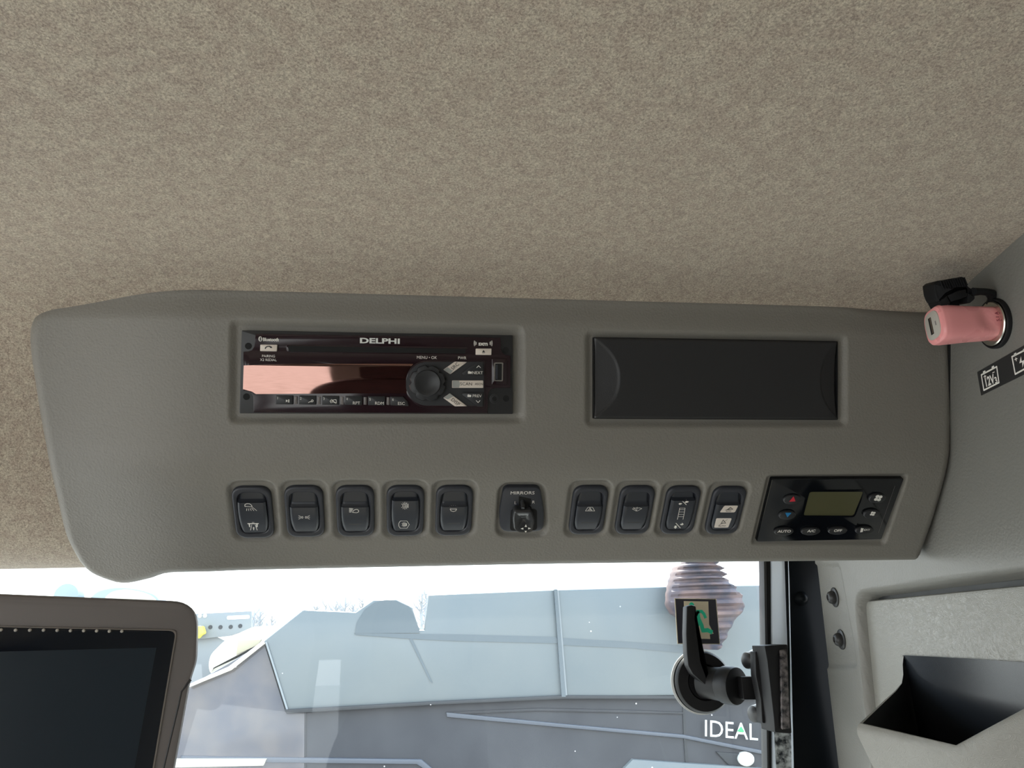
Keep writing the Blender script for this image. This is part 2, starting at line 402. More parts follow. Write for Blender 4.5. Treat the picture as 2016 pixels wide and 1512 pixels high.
def console():
    NA, NB = 760, 240
    T, B_, Lf, Rg = curve(TOP, NA), curve(BOT, NA), curve(LEF, NB), curve(RIG, NB)
    a = np.linspace(0, 1, NA)[None, :, None]; b = np.linspace(0, 1, NB)[:, None, None]
    S = (1-b)*T[None]+b*B_[None]+(1-a)*Lf[:, None]+a*Rg[:, None]-((1-a)*(1-b)*T[0]+a*(1-b)*T[-1]+(1-a)*b*B_[0]+a*b*B_[-1])
    u, s_ = S[..., 0], S[..., 1]
    border = np.concatenate([T[::6], Rg[::6], B_[::-6], Lf[::-6]])
    d = np.abs(sdf(u, s_, border))
    d[0] = d[-1] = 0; d[:, 0] = d[:, -1] = 0
    q = np.clip(d/RR, 0, 1); h = -(RR-RR*np.sqrt(np.clip(1-(1-q)**2, 0, 1)))+left_h(u)
    # upper edge leans back a little above the radio
    h -= 0.004*sst((-0.092-s_)/0.02)*(u > -10)
    def recess(pts, depth, wid, rnd):
        P = roundpoly([pix2us(*p) for p in pts], rnd)
        dd = sdf(u, s_, P); return -depth*sst((wid/2-dd)/wid)
    h += recess([(458, 634), (1027, 647), (1028, 829), (456, 829)], .0028, .0060, .004)
    h += recess([(1157, 655), (1664, 664), (1664, 836), (1157, 836)], .0028, .0060, .004)
    for c in SW: 
        w0, h0 = SWW/2+.0022, SWH/2+.0026; f = LP.loc(*c); s0 = pix2us(*c)
        P = rrect(s0[0]-w0, s0[1]-h0, s0[0]+w0, s0[1]+h0, .007)
        h += -.0026*sst((.0022-sdf(u, s_, P))/.0044)
    h += recess([(983, 952), (1073, 952), (1078, 1056), (976, 1056)], .0030, .0034, .009)
    h += recess([(1512, 938), (1786, 935), (1741, 1072), (1481, 1070)], .0028, .0034, .003)
    y = np.interp(s_, ss, PY)+np.interp(s_, ss, NYs)*h; z = np.interp(s_, ss, PZ)+np.interp(s_, ss, NZs)*h
    V = np.stack([u, y, z], -1).reshape(-1, 3)
    F = []
    for j in range(NB-1):
        r0 = j*NA
        for i in range(NA-1): F.append((r0+i, r0+NA+i, r0+NA+i+1, r0+i+1))
    # skirt going back towards the roof all round
    idx = list(range(NA))+[j*NA+NA-1 for j in range(1, NB)]+[(NB-1)*NA+i for i in range(NA-2, -1, -1)]+[j*NA for j in range(NB-2, 0, -1)]
    thv = np.interp(s_.reshape(-1)[idx], ss, th); base = len(V); ex = []
    for k, i in enumerate(idx):
        n_ = nn(thv[k]); ex.append(V[i]-n_*0.035)
    V = np.concatenate([V, np.array(ex)]); m = len(idx)
    for k in range(m): F.append((idx[k], idx[(k+1) % m], base+(k+1) % m, base+k))
    me = bpy.data.meshes.new('overhead_console'); me.from_pydata((V-V0).tolist(), [], F); me.validate()
    me.polygons.foreach_set('use_smooth', [True]*len(me.polygons)); me.set_sharp_from_angle(angle=R_(60)); me.materials.append(MT['vinyl'])
    o = bpy.data.objects.new('overhead_console', me); COL.objects.link(o); o.location = V0
    tag(o, 'long grey grained overhead console moulding fixed under the felt roof lining', 'overhead console')
V0 = UP.hit(1000, 735)
SW = [(499.5, 1006.5), (600.5, 1005), (700, 1004.5), (798, 1004), (893.5, 1003.5), (1157.5, 1002.5), (1248.5, 1002.5), (1338, 1002.5), (1427, 1003)]
SWW, SWH = .0262, .0432
console()

# ------------------------------------------------------------------ roof lining (ceiling)
def grid_mesh(name, X, Y, Z, m, parent=None, kind=None, smooth=60):
    nb, na = X.shape; V = np.stack([X, Y, Z], -1).reshape(-1, 3)
    F = [(j*na+i, j*na+i+1, (j+1)*na+i+1, (j+1)*na+i) for j in range(nb-1) for i in range(na-1)]
    mb = MB(); mb.v = V.tolist(); mb.f = F; o = mb.build(name, m, parent, smooth)
    if kind: o['kind'] = kind
    return o
cz = CAM[2]
prof = [(-1.3, .25), (-.6, .245), (0, .240), (.30, .236), (.42, .232), (.485, .224), (.528, .200), (.553, .160), (.573, .115), (.590, .088), (.608, .070), (.628, .060), (.652, .0575), (.68, .062), (.76, .077), (.95, .110)]
pp = []
for i in range(len(prof)-1):
    p0, p1, p2, p3 = [np.array(prof[k]) for k in (max(i-1, 0), i, i+1, min(i+2, len(prof)-1))]
    for t in np.linspace(0, 1, 8, endpoint=False): pp.append(.5*((2*p1)+(-p0+p2)*t+(2*p0-5*p1+4*p2-p3)*t*t+(-p0+3*p1-3*p2+p3)*t**3))
pp.append(np.array(prof[-1])); pp = np.array(pp)
xs = np.linspace(-1.25, .52, 90)
X, Yp = np.meshgrid(xs, pp[:, 0]); _, Zp = np.meshgrid(xs, pp[:, 1])
grid_mesh('ceiling', X, Yp, Zp+cz, MT['felt'], None, 'structure')

# ------------------------------------------------------------------ right-hand wall trim
def wall_right():
    bt, bb = .27, -.42
    bs = np.concatenate([np.linspace(bt, bb, 300), [-.6, -1.0, -1.49]])+0.0
    bs = bs+cz-W.o[2]
    lb = [W.loc(*p, -.012) for p in [(1590, 700), (1597, 980), (1617, 1100), (1641, 1310), (1665, 1512), (1675, 1590)]]
    lz = np.array([p[1] for p in lb])[::-1]; la = np.array([p[0] for p in lb])[::-1]
    A, Bm = [], []
    for b in bs:
        al = np.interp(b, lz, la); A.append(np.concatenate([np.linspace(al, -.32, 330), [-.5, -.8, -1.75]])); Bm.append(np.full(333, b))
    A, Bm = np.array(A), np.array(Bm)
    h = np.zeros_like(A)
    def rec(pts, depth, wid, rnd):
        P = roundpoly(L(W, pts), rnd); return -depth*sst((wid/2-sdf(A, Bm, P))/wid)
    # recessed frame round the storage hatch, and the flat that carries the two screws
    h += rec([(1685, 1174), (2200, 1104), (2200, 1900), (1758, 1900), (1718, 1512)], .024, .008, .018)
    h += rec([(1560, 1112), (1652, 1112), (1688, 1312), (1560, 1316)], .0022, .003, .008)
    # the whole trim swells gently outwards towards its front edge
    h += -.012*sst((A-np.interp(Bm, lz, la)+.012)/.012)
    Wd = W.o[None, None]+A[..., None]*W.u+Bm[..., None]*W.v+h[..., None]*W.n
    grid_mesh('wall_right', Wd[..., 0], Wd[..., 1], Wd[..., 2], MT['trim'], None, 'structure', 70)
wall_right()

# ------------------------------------------------------------------ windscreen, pillar, seals
def struct(o, label=None):
    o['kind'] = 'structure'
    if label: o['label'] = label
    return o
def on(frame, pts, h0, h1, name, m, parent=None, c=0.0, rnd=0.0, px0=None, n=4, hh=None):
    """a prism whose outline was measured on a surface; parent frame = frame.at(px0)"""
    fr = frame if px0 is None else px0
    P = L(fr, pts, h1 if hh is None else hh)
    if (hasattr(rnd, '__len__')) or rnd > 0: P = roundpoly(P, rnd, n)
    return MB().prism(P, h0, h1, c).build(name, m, parent)
wf = GL.at(1000, 1300)
glx0, glx1 = -1.25, GL.hit(1507, 1300)[0]
win = struct(MB().add([(glx0, GY, cz-.75), (glx1, GY, cz-.75), (glx1, GY, cz+.12), (glx0, GY, cz+.12)], [(0, 1, 2, 3)]).build('window_1', MT['glass'], None, 0))
se = empty('trim_1', wf); struct(se)
def strip(x0t, x1t, x0b, x1b, h0, h1, name, m, parent, yt=1040, yb=1600, c=0.0):
    o = on(wf, [(x0t, yt), (x1t, yt), (x1b, yb), (x0b, yb)], h0, h1, name, m, parent, c); return o
strip(1503, 1508, 1512, 1517, -.004, .010, 'seal', MT['seal'], se, c=.001)
strip(1508, 1521, 1517, 1527, -.004, .005, 'seal', MT['black'], se, c=.001)
strip(1519, 1549, 1522, 1562, -.010, .008, 'strip', MT['strip'], se, c=.001)
strip(1550, 1551.6, 1563, 1565, -.004, .012, 'bead', MT['strip'], se)
se2 = empty('trim_2', wf); struct(se2)
on(wf, [(1545, 1030), (1640, 1030), (1742, 2300), (1590, 2300)], -.03, .012, 'pillar', MT['pillar'], se2, .003)
bx_ = wf.loc(1577, 1178, .012)
MB().lathe(bx_[0], bx_[1], [(.008, .012), (.0078, .0145), (.0055, .017), (.0052, .018), (.003, .0205), (.0005, .021)], 28).build('bolt', MT['pillar'], se2)

gap = MB().prism(L(W, [(1862, 640), (1870, 640), (1868.5, 800), (1866.5, 900), (1858, 915), (1840, 915), (1840, 640)], .0008), -.001, .0008).build('gap_shade_strip', MT['seal'], None); gap.matrix_world = W.mat(); struct(gap)  # black strip stands in for the shade of the open gap beside the console
# shell of the cab behind and beside the camera
def box(name, x0, x1, y0, y1, z0, z1, m):
    v = [(x, y, z) for z in (z0, z1) for y in (y0, y1) for x in (x0, x1)]
    return struct(MB().add(v, [(0, 2, 3, 1), (4, 5, 7, 6), (0, 1, 5, 4), (2, 6, 7, 3), (0, 4, 6, 2), (1, 3, 7, 5)]).build(name, m, None, 0))
box('floor', -1.25, .75, -1.3, 1.0, -.06, 0, MT['floor'])
def wall_open(name, fx, pts):
    pass
box('wall_left', -1.31, -1.25, -1.3, 1.0, 0, .45, MT['wallin'])
def wall_back():
    # rear wall of the cab with its window opening
    mb = MB(); z0, z1, a0, a1, b0, b1 = 0, 1.78, -1.22, -.25, .45, 1.42
    for (xa, xb, za_, zb) in ((-1.31, .75, z0, b0), (-1.31, .75, b1, z1), (-1.31, a0, b0, b1), (a1, .75, b0, b1)):
        v = [(x, y, z) for z in (za_, zb) for y in (-1.36, -1.3) for x in (xa, xb)]
        mb.add(v, [(0, 2, 3, 1), (4, 5, 7, 6), (0, 1, 5, 4), (2, 6, 7, 3), (0, 4, 6, 2), (1, 3, 7, 5)])
    struct(mb.build('wall_back', MT['wallin'], None, 0))
wall_back()
box('trim_3', -1.31, -1.23, .86, .98, 0, 1.62, MT['pillar'])
box('trim_4', -1.31, -1.23, -1.36, -1.18, .4, 1.75, MT['pillar'])
box('trim_5', -1.31, -1.25, -1.3, 1.0, 1.56, 1.80, MT['wallin'])
box('wall_front', -1.25, .42, .88, .94, 0, .75, MT['wallin'])
gnd = box('floor_yard', -60, 60, -60, 120, -1.95, -1.9, MT['gravel']); gnd.name = 'ground'

# ------------------------------------------------------------------ unseen seat added to darken the radio display's reflection
MT['cloth'] = mat('seat_cloth', (0.035, 0.018, 0.020), .8, vary=(30, (.03, .015, .017), (.05, .022, .024)))
STF = Frame([.0, -.42, 0], [1, 0, 0], [0, 0, 1], [0, -1, 0]); seat = empty('added_seat', STF, 'dark maroon seat added unseen behind the viewer to darken the radio display reflection', 'seat')
MB().prism(roundpoly([(-.20, .62), (.20, .62), (.21, 1.10), (.19, 1.38), (-.12, 1.38), (-.21, 1.20)], .08, 8), -.02, .12, .03).build('backrest', MT['cloth'], seat)
MB().prism(roundpoly([(-.10, 1.37), (.16, 1.37), (.18, 1.55), (.12, 1.64), (-.04, 1.64), (-.10, 1.55)], .04, 8), .01, .10, .03).build('headrest', MT['cloth'], seat)
MB().prism(roundpoly([(-.21, .46), (.21, .46), (.21, .60), (-.21, .60)], .04, 6), -.05, .50, .03).build('cushion', MT['cloth'], seat)
MB().prism(roundpoly([(-.18, .0), (.18, .0), (.14, .45), (-.14, .45)], .02, 4), -.02, .40, .02).build('pedestal', MT['black'], seat)
MB().tube([(-.27, .72, .02), (-.27, .74, .20), (-.27, .73, .42)], [.035, .04, .035], 14).build('armrest', MT['cloth'], seat)

# ------------------------------------------------------------------ radio
def c1(x, y): return (440+x*.148810, 620+y*.148810)
def c2(x, y): return (740+x*.148810, 620+y*.148810)
RF = UP.at(742, 735, -.0028)
rad = empty('car_radio', RF, 'maroon-black single-slot car radio with glossy display set in the console', 'radio')
def rp_(pts, h): return [RF.loc(*p, h)[:2] for p in pts]
H0 = .0042
chas = roundpoly(rp_([c1(240, 203), c2(1812, 268), c2(1812, 1312), c1(208, 1302)], H0), .0008)
MB().prism(chas, 0, H0, .0005).build('chassis', MT['chassis'], rad)
H1 = .0056
fo = [c1(425, 248), c1(415, 330), c1(405, 420), c1(375, 465), c1(330, 482), c1(262, 486), c1(258, 700), c1(250, 1000), c1(320, 1006), c1(370, 1030), c1(392, 1080), c1(395, 1160), c1(397, 1290),
      c2(1478, 1300), c2(1485, 1060), c2(1500, 1010), c2(1535, 975), c2(1600, 966), c2(1782, 966), c2(1782, 540), c2(1715, 530), c2(1675, 500), c2(1656, 440), c2(1650, 300)]
MB().prism(rp_(fo, H1), H0-.0002, H1, .0004).build('fascia', MT['fascia'], rad)
# cd slot
MB().prism(roundpoly(rp_([c1(825, 395), c2(1205, 425), c2(1232, 455), c2(1190, 524), c1(860, 495), c1(835, 470)], H1), .0008), H1-.001, H1+.0006, .0004).build('slot_surround', MT['fascia'], rad)
MB().prism(roundpoly(rp_([c1(848, 408), c2(1195, 448), c2(1180, 512), c1(866, 486)], H1+.0007), .0005), H1, H1+.0007).build('disc_slot', MT['hole'], rad)
# display: a shallow curved mirror-like lens
dis = [c1(273, 650), c1(262, 985), c1(330, 990), c1(375, 1008), c1(404, 1040), c1(430, 1046), c2(330, 1040), c2(420, 1040), c2(398, 960), c2(398, 850), c2(420, 760), c2(452, 700), c2(500, 645)]
def lens():
    mb = MB(); P = np.array(rp_(dis, H1)); x0, x1 = P[:, 0].min(), P[:, 0].max(); y1, y0 = P[:, 1].max(), P[:, 1].min()
    nb, na = 14, 60; rows = []
    ys = [y1, y1-.0004, y1-.0008]+list(np.linspace(y1-.0014, y0, nb))
    def xr(y):
        c = []
        for i in range(len(P)):
            a, b = P[i], P[(i+1) % len(P)]
            if (a[1]-y)*(b[1]-y) <= 0 and abs(a[1]-b[1]) > 1e-9: c.append(a[0]+(y-a[1])/(b[1]-a[1])*(b[0]-a[0]))
        return (min(c), max(c)) if c else (x0, x1)
    hs = [0, .0004, .00065]
    V = []
    for k, y in enumerate(ys):
        yy = min(max(y, y0+1e-6), y1-1e-6); l_, r_ = xr(yy)
        f = (y1-y)/(y1-y0); hh = hs[k] if k < 3 else .0007+.0005*math.sin(math.pi*f)
        for i in range(na+1):
            V.append((l_+(r_-l_)*i/na, y, H1+hh))
    n = len(ys); F = [(j*(na+1)+i, (j+1)*(na+1)+i, (j+1)*(na+1)+i+1, j*(na+1)+i+1) for j in range(n-1) for i in range(na)]
    return mb.add(V, F)
lens().build('display', MT['display'], rad, 50)
# D-shaped control well
ang = [R_(a) for a in range(90, 271, 10)]
wellp = [(680+300*math.cos(a), 912-312*math.sin(a)) for a in ang]
well = rp_([c2(*p) for p in wellp]+[c2(1450, 1222), c2(1450, 600)], H1)
MB().prism(well, H1-.001, H1+.0009, .0004).build('well_rim', MT['fascia'], rad)
well2 = rp_([c2(680+282*math.cos(a), 912-290*math.sin(a)) for a in ang]+[c2(1430, 1203), c2(1430, 620)], H1+.001)
MB().prism(well2, H1, H1+.0010).build('control_well', MT['key'], rad)
# knob
K = RF.loc(*c2(680, 903), H1); kr = RF.ppx(*c2(680, 903))*.14881
scal = lambda a, r, h: 1.0-0.11*max(0, math.cos(8*a+.35))**2.2 if r > 200*kr else 1.0
kb = MB().lathe(K[0], K[1], [(238*kr, H1+.001), (238*kr, H1+.0062), (226*kr, H1+.0072), (175*kr, H1+.0076), (162*kr, H1+.0088), (152*kr, H1+.0088), (120*kr, H1+.0080), (60*kr, H1+.0074), (2*kr, H1+.0072)], 90, rfun=scal)
kb.build('control_knob', MT['key'], rad)
KH = H1+.0010
def key(name, pts, m, hgt=.0014, rnd=.0005, h0=None, label=None, off=None):
    hb = KH if h0 is None else h0
    P = roundpoly(rp_([off(*p) for p in pts], hb+hgt), rnd)
    sh = MB().prism(inset(P, -.0004), hb-.0003, hb+.0003).build(name+'_gap', MT['hole'], rad) if False else None
    return MB().prism(P, hb-.0003, hb+hgt, .0003).build(name, m, rad, label=label), hb+hgt
def ktext(o, txt, cpt, hpx, h, m, ang=0, sx=1.0, bold=.0):
    p = RF.loc(*cpt, h); s = RF.ppx(*cpt)*hpx/.72
    return MB().text(txt, p[0], p[1], s, h, R_(ang), sx, bold).build('lettering', m, o)
def kshape(o, polys, strokes, wpx, cfun, h, m, name='symbol'):
    mb = MB(); 
    for P in polys: mb.poly([RF.loc(*cfun(*p), h)[:2] for p in P], h)
    for S in strokes: mb.stroke([RF.loc(*cfun(*p), h)[:2] for p in S], wpx*RF.ppx(700, 735), h)
    return mb.build(name, m, o, 0)
k, h = key('source_key', [(1043, 618), (1210, 622), (985, 785), (892, 725)], MT['key_white'], off=c2, label='ivory source key')
ktext(k, 'SRC', c2(1046, 678), 7.2, h, MT['ink'], 42)
kshape(k, [[(950, 692), (1020, 742), (983, 782), (896, 728)]], [], 1, c2, h, MT['key_grey'], 'grey_end')
k, h = key('scan_key', [(1008, 866), (1422, 866), (1422, 966), (1008, 966)], MT['key_white'], off=c2, label='ivory scan key')
ktext(k, 'SCAN', c2(1193, 912), 6.0, h, MT['ink'], 0, 1.1); ktext(k, 'ASCN', c2(1362, 914), 4.0, h, MT['ink'], 0, 1.1)
kshape(k, [[(1014, 870), (1100, 870), (1112, 915), (1100, 962), (1014, 962)]], [], 1, c2, h, MT['key_grey'], 'grey_end')
k, h = key('display_key', [(978, 1036), (1208, 1208), (1045, 1210), (892, 1097)], MT['key_white'], off=c2, label='ivory display key')
ktext(k, 'DISP', c2(1055, 1152), 7.0, h, MT['ink'], -38)
kshape(k, [[(978, 1040), (1028, 1075), (952, 1118), (897, 1098)]], [], 1, c2, h, MT['key_grey'], 'grey_end')
k, h = key('next_key', [(1345, 622), (1420, 622), (1420, 802), (1150, 802), (1138, 765)], MT['key'], off=c2)
ktext(k, 'NEXT', c2(1346, 764), 5.6, h, MT['white'], 0, 1.05, .0)
kshape(k, [[(1218, 748), (1236, 742), (1246, 750), (1270, 750), (1268, 778), (1218, 778)]], [[(1334, 698), (1358, 672), (1384, 698)]], 1.1, c2, h, MT['white'])
k, h = key('previous_key', [(1148, 1026), (1420, 1026), (1420, 1212), (1350, 1212), (1140, 1060)], MT['key'], off=c2)
ktext(k, 'PREV', c2(1340, 1071), 5.6, h, MT['white'], 0, 1.05, .0)
kshape(k, [[(1212, 1056), (1230, 1050), (1240, 1058), (1262, 1058), (1260, 1086), (1212, 1086)]], [[(1326, 1132), (1352, 1160), (1378, 1132)]], 1.1, c2, h, MT['white'])
k, h = key('phone_key', [(486, 392), (712, 394), (706, 482), (483, 478)], MT['key_white'], h0=H1, off=c1, label='ivory phone key')
kshape(k, [[(545, 450), (548, 430), (575, 412), (610, 408), (640, 420), (645, 438), (620, 438), (608, 424), (585, 424), (565, 436), (562, 450)]], [], 1, c1, h, MT['ink'])
k, h = key('eject_key', [(1322, 445), (1530, 445), (1528, 530), (1320, 528)], MT['key_white'], h0=H1, off=c2, label='ivory eject key')
kshape(k, [[(1405, 492), (1444, 492), (1425, 464)], [(1405, 497), (1444, 497), (1444, 504), (1405, 504)]], [], 1, c2, h, MT['ink'])
off3 = 306
labs = [('1', None), ('2', None), ('3', None), ('4', 'RPT'), ('5', 'RDM'), ('6', 'ESC')]
for i, (n_, t_) in enumerate(labs):
    x0 = 692+off3*i-2*max(0, i-3); x1 = x0+225
    if i == 5:
        P = [(2204, 1080), (2375, 1082), (2438, 1150), (2450, 1208), (2206, 1196)]
        P = [(p[0], p[1]) for p in P]
    else: P = [(x0, 1064+i*3), (x1, 1066+i*3), (x1-2, 1186+i*3), (x0-2, 1182+i*3)]
    k, h = key('preset_key', P, MT['key'], h0=H1, off=c1, hgt=.0012)
    ktext(k, n_, c1(x0+25, 1100+i*4), 5.0, h, MT['white'], 0, .9, .0)
    if t_: ktext(k, t_, c1(x0+(150 if i < 5 else 135), 1156+i*3), 5.8, h, MT['white'], 0, 1.05, .0)
    if i == 0: kshape(k, [[(826, 1118), (850, 1137), (826, 1156)], [(853, 1118), (860, 1118), (860, 1158), (853, 1158)], [(866, 1118), (873, 1118), (873, 1158), (866, 1158)]], [], 1, c1, h, MT['white'])
    if i == 1: kshape(k, [], [[(1124, 1160), (1148, 1146), (1158, 1150)], [(1160, 1140), (1166, 1126), (1180, 1124), (1188, 1134), (1182, 1148), (1166, 1150), (1160, 1140)]], 1.0, c1, h, MT['white'])
    if i == 2: kshape(k, [], [[(1424, 1124), (1412, 1142), (1424, 1164)], [(1440, 1130), (1432, 1144), (1440, 1160)], [(1430, 1118), (1490, 1170)], [(1450, 1128), (1462, 1122), (1490, 1122), (1494, 1160), (1470, 1162), (1450, 1150), (1450, 1128)]], 1.0, c1, h, MT['white'])
    if i < 5:
        q = key('divider_bar', [(x1+20, 1076+i*3), (x1+58, 1078+i*3), (x1+56, 1180+i*3), (x1+18, 1178+i*3)], MT['monitor'], h0=H1, off=c1, hgt=.0008, rnd=.0002)
# printed marks
pr = MB()
def ptx(t, c, hpx, sx=1.0, bold=.0, h=H1): 
    p = RF.loc(*c, h); pr.text(t, p[0], p[1], RF.ppx(*c)*hpx/.72, h, 0, sx, bold)
ptx('Bluetooth', c1(628, 325), 6.6, .82, .03); ptx('PAIRING', c1(596, 544), 5.0, .95); ptx('X2 REDIAL', c1(594, 594), 5.0, .95)
ptx('MENU \u2022 OK', c2(676, 563), 5.8, .95); ptx('PWR', c2(1143, 568), 5.8, .95); ptx('sxm', c2(1418, 378), 8.0, 1.0, .03)
bp_ = RF.loc(*c1(488, 318), H1); s_ = RF.ppx(*c1(488, 318))
rd = MB(); rd.poly([(bp_[0]+3.6*s_*math.cos(a), bp_[1]+5.0*s_*math.sin(a)) for a in np.linspace(0, 2*math.pi, 24, endpoint=False)], H1); rd.build('bluetooth_roundel', MT['white'], rad, 0)
for k_ in range(3):
    for sg in (-1, 1):
        cx = 1418+sg*(92+k_*14); amp = 10+k_*12
        pr.stroke([RF.loc(*c2(cx+sg*(-abs(t)*.35*(10+k_*2)), 376+t*(14+10*k_)), H1)[:2] for t in (-1, -.5, 0, .5, 1)], 1.0*s_, H1)
pr.build('printed_legends', MT['white'], rad, 0)
bl = MB().stroke([RF.loc(*c1(*p), H1+.0001)[:2] for p in [(478, 306), (498, 330), (488, 342), (488, 294), (498, 304), (478, 330)]], .9*s_, H1+.0001); bl.build('bluetooth_rune', MT['ink'], rad, 0)
lg = MB(); p = RF.loc(*c2(50, 342), H1)
p = RF.loc(748, 671, H1); lg.text('DELPHI', p[0], p[1], RF.ppx(748, 671)*10/.72, H1, 0, 1.75, .035); lg.build('brand_lettering', MT['silver'], rad, 0)
# usb socket and aux jack
MB().prism(roundpoly(rp_([c2(1532, 580), c2(1735, 580), c2(1735, 930), c2(1530, 925)], H1+.0008), .0004), H1-.0003, H1+.0008, .0005).build('port_surround', MT['fascia'], rad)
us = MB().prism(roundpoly(rp_([c2(1565, 630), c2(1685, 630), c2(1680, 878), c2(1562, 876)], H1+.0012), .0008), H1+.0005, H1+.0012).build('usb_port', MT['chrome'], rad)
MB().prism(roundpoly(rp_([c2(1580, 645), c2(1668, 645), c2(1665, 864), c2(1577, 862)], H1+.0013), .0005), H1+.0011, H1+.0013).build('opening', MT['hole'], us)
MB().prism(rp_([c2(1588, 660), c2(1612, 660), c2(1610, 850), c2(1586, 850)], H1+.0015), H1+.0012, H1+.0015).build('contact_tongue', MT['switch'], us)
j = RF.loc(*c2(1570, 1108), H0); r_ = RF.ppx(*c2(1570, 1108))*.1488
aj = MB().lathe(j[0], j[1], [(66*r_, H0-.0002), (66*r_, H0+.0006), (52*r_, H0+.0007), (48*r_, H0+.0004), (34*r_, H0+.0005), (28*r_, H0+.0002), (1*r_, H0+.0002)], 32).build('aux_jack', MT['chassis'], rad)
MB().lathe(j[0], j[1], [(27*r_, H0), (27*r_, H0+.0004), (r_, H0+.0004)], 24).build('opening', MT['hole'], aj)
for c in (c1(330, 412), c1(305, 1082), c2(1718, 467), c2(1722, 1106)):
    j = RF.loc(*c, H0); MB().lathe(j[0], j[1], [(42*r_, H0-.0005), (42*r_, H0+.00012), (r_, H0+.00012)], 28).build('screw_hole', MT['hole'], rad)

# ------------------------------------------------------------------ storage tray / blanking insert
TF = UP.at(1410, 745, -.0028)
tray = empty('blanking_panel', TF, 'black blank insert with scooped rounded ends filling the console opening right of the radio', 'panel')
def tl(pts, h): return [TF.loc(*p, h)[:2] for p in pts]
def tray_mesh():
    A, B, C_, D = [np.array(q) for q in tl([(1170, 665), (1649, 673), (1649, 825.5), (1170, 823)], .0040)]
    nx, ny = 220, 60; V = []
    for jx in range(ny+1):
        fv = jx/ny
        for i in range(nx+1):
            fu = i/nx; p = (A*(1-fu)+B*fu)*(1-fv)+(D*(1-fu)+C_*fu)*fv
            y = fv-.5; arcL = .100-.0+(-.100)*(2*abs(y))**2.3; arcR = 1-.077*(1-(2*abs(y))**2.3)
            h = .0048
            if fu < arcL+1e-6: h -= .0006*sst((arcL-fu)/.006)+.0034*(arcL-fu)/.10
            if fu > arcR-1e-6: h -= .0006*sst((fu-arcR)/.006)+.0026*(fu-arcR)/.077
            h -= .0008*(sst((.006-min(fu, 1-fu))/.006)+sst((.014-min(fv, 1-fv))/.014))
            V.append((p[0], p[1], h))
    F = [(j_*(nx+1)+i, (j_+1)*(nx+1)+i, (j_+1)*(nx+1)+i+1, j_*(nx+1)+i+1) for j_ in range(ny) for i in range(nx)]
    return MB().add(V, F)
tray_mesh().build('scooped_face', MT['tray'], tray, 50)
MB().ringprism(roundpoly(tl([(1168.5, 663.5), (1650.5, 671.5), (1650.5, 827), (1168.5, 824.5)], .004), .001), roundpoly(tl([(1170, 665), (1649, 673), (1649, 825.5), (1170, 823)], .004), .001), -.002, .0034).build('rim', MT['black'], tray)

# ------------------------------------------------------------------ rocker switches
def c3(x, y): return (430+x*.198413, 930+y*.1985)
def c4(x, y): return (740+x*.198413, 930+y*.1985)
def c5(x, y): return (1100+x*.198413, 930+y*.1985)
RW, RH = SWW*.362, SWH*.383                         # half sizes of the moving rocker
def rocker_geo(ridge):
    """height field of the pressed rocker, ridge = fraction from the top"""
    yr = RH*(1-2*ridge)
    def hf(x, y):
        t = (yr-y)/(yr+RH)                          # 0 at ridge .. 1 at bottom
        if y > yr:
            q = (y-yr)/(RH-yr); z = .0046-.0030*min(1, q*5.0)**.7-.0006*q
        else: z = .0046-.0022*min(1, max(0, t))**1.3+.0008*math.sin(math.pi*min(1, max(0, t)))
        ex = abs(x)/(hw(y)); z -= .0012*max(0, (ex-.80)/.20)**2
        return z
    def hw(y):
        f = y/RH; return RW*(1.0-.13*abs(f)**3.0)
    ys = sorted(set(list(np.linspace(-RH, RH, 34))+[yr, yr+.0003, yr+.0007, yr+.0011, yr-.0003]), reverse=True)
    V = []; nx = 22
    for y in ys:
        for i in range(nx+1): x = (2*i/nx-1)*hw(y)*.999; V.append((x, y, hf(x, y)))
    n = len(ys); F = [(j_*(nx+1)+i, (j_+1)*(nx+1)+i, (j_+1)*(nx+1)+i+1, j_*(nx+1)+i+1) for j_ in range(n-1) for i in range(nx)]
    idx = list(range(nx+1))+[j_*(nx+1)+nx for j_ in range(1, n)]+[(n-1)*(nx+1)+i for i in range(nx-1, -1, -1)]+[j_*(nx+1) for j_ in range(n-2, 0, -1)]
    b = len(V); V += [(V[i][0], V[i][1], .0002) for i in idx]; m = len(idx)
    F += [(idx[k], b+k, b+(k+1) % m, idx[(k+1) % m]) for k in range(m)]
    return MB().add(V, F), hf
sw_info = [
 (.19, 'black rocker switch with work-lamp symbol over driveway symbol, leftmost in the console row'),
 (.33, 'black rocker switch with facing side-light symbol, second from the left end'),
 (.33, 'black rocker switch with slanted headlamp symbol below its ridge, third from the left'),
 (.17, 'black rocker switch with two beacon symbols, the lower one inside a pentagon outline'),
 (.33, 'black rocker switch with domed lamp symbol, next to the mirror control on its left'),
 (.33, 'black rocker switch with hazard-style triangle symbol, next to the mirror control on its right'),
 (.33, 'black rocker switch with windscreen wiper symbol'),
 (.17, 'black rocker switch with white ladder symbol between two pairs of arrows'),
 (.275, 'black rocker switch with two white AUTO label patches beside the climate panel')]
bez_out = roundpoly([(-SWW/2, -SWH/2), (SWW/2, -SWH/2), (SWW/2, SWH/2), (-SWW/2, SWH/2)], .0085, 8)
bez_in = inset(roundpoly([(-SWW/2*.74, -SWH/2*.80), (SWW/2*.74, -SWH/2*.80), (SWW/2*.74, SWH/2*.80), (-SWW/2*.74, SWH/2*.80)], .0070, 8), 0)
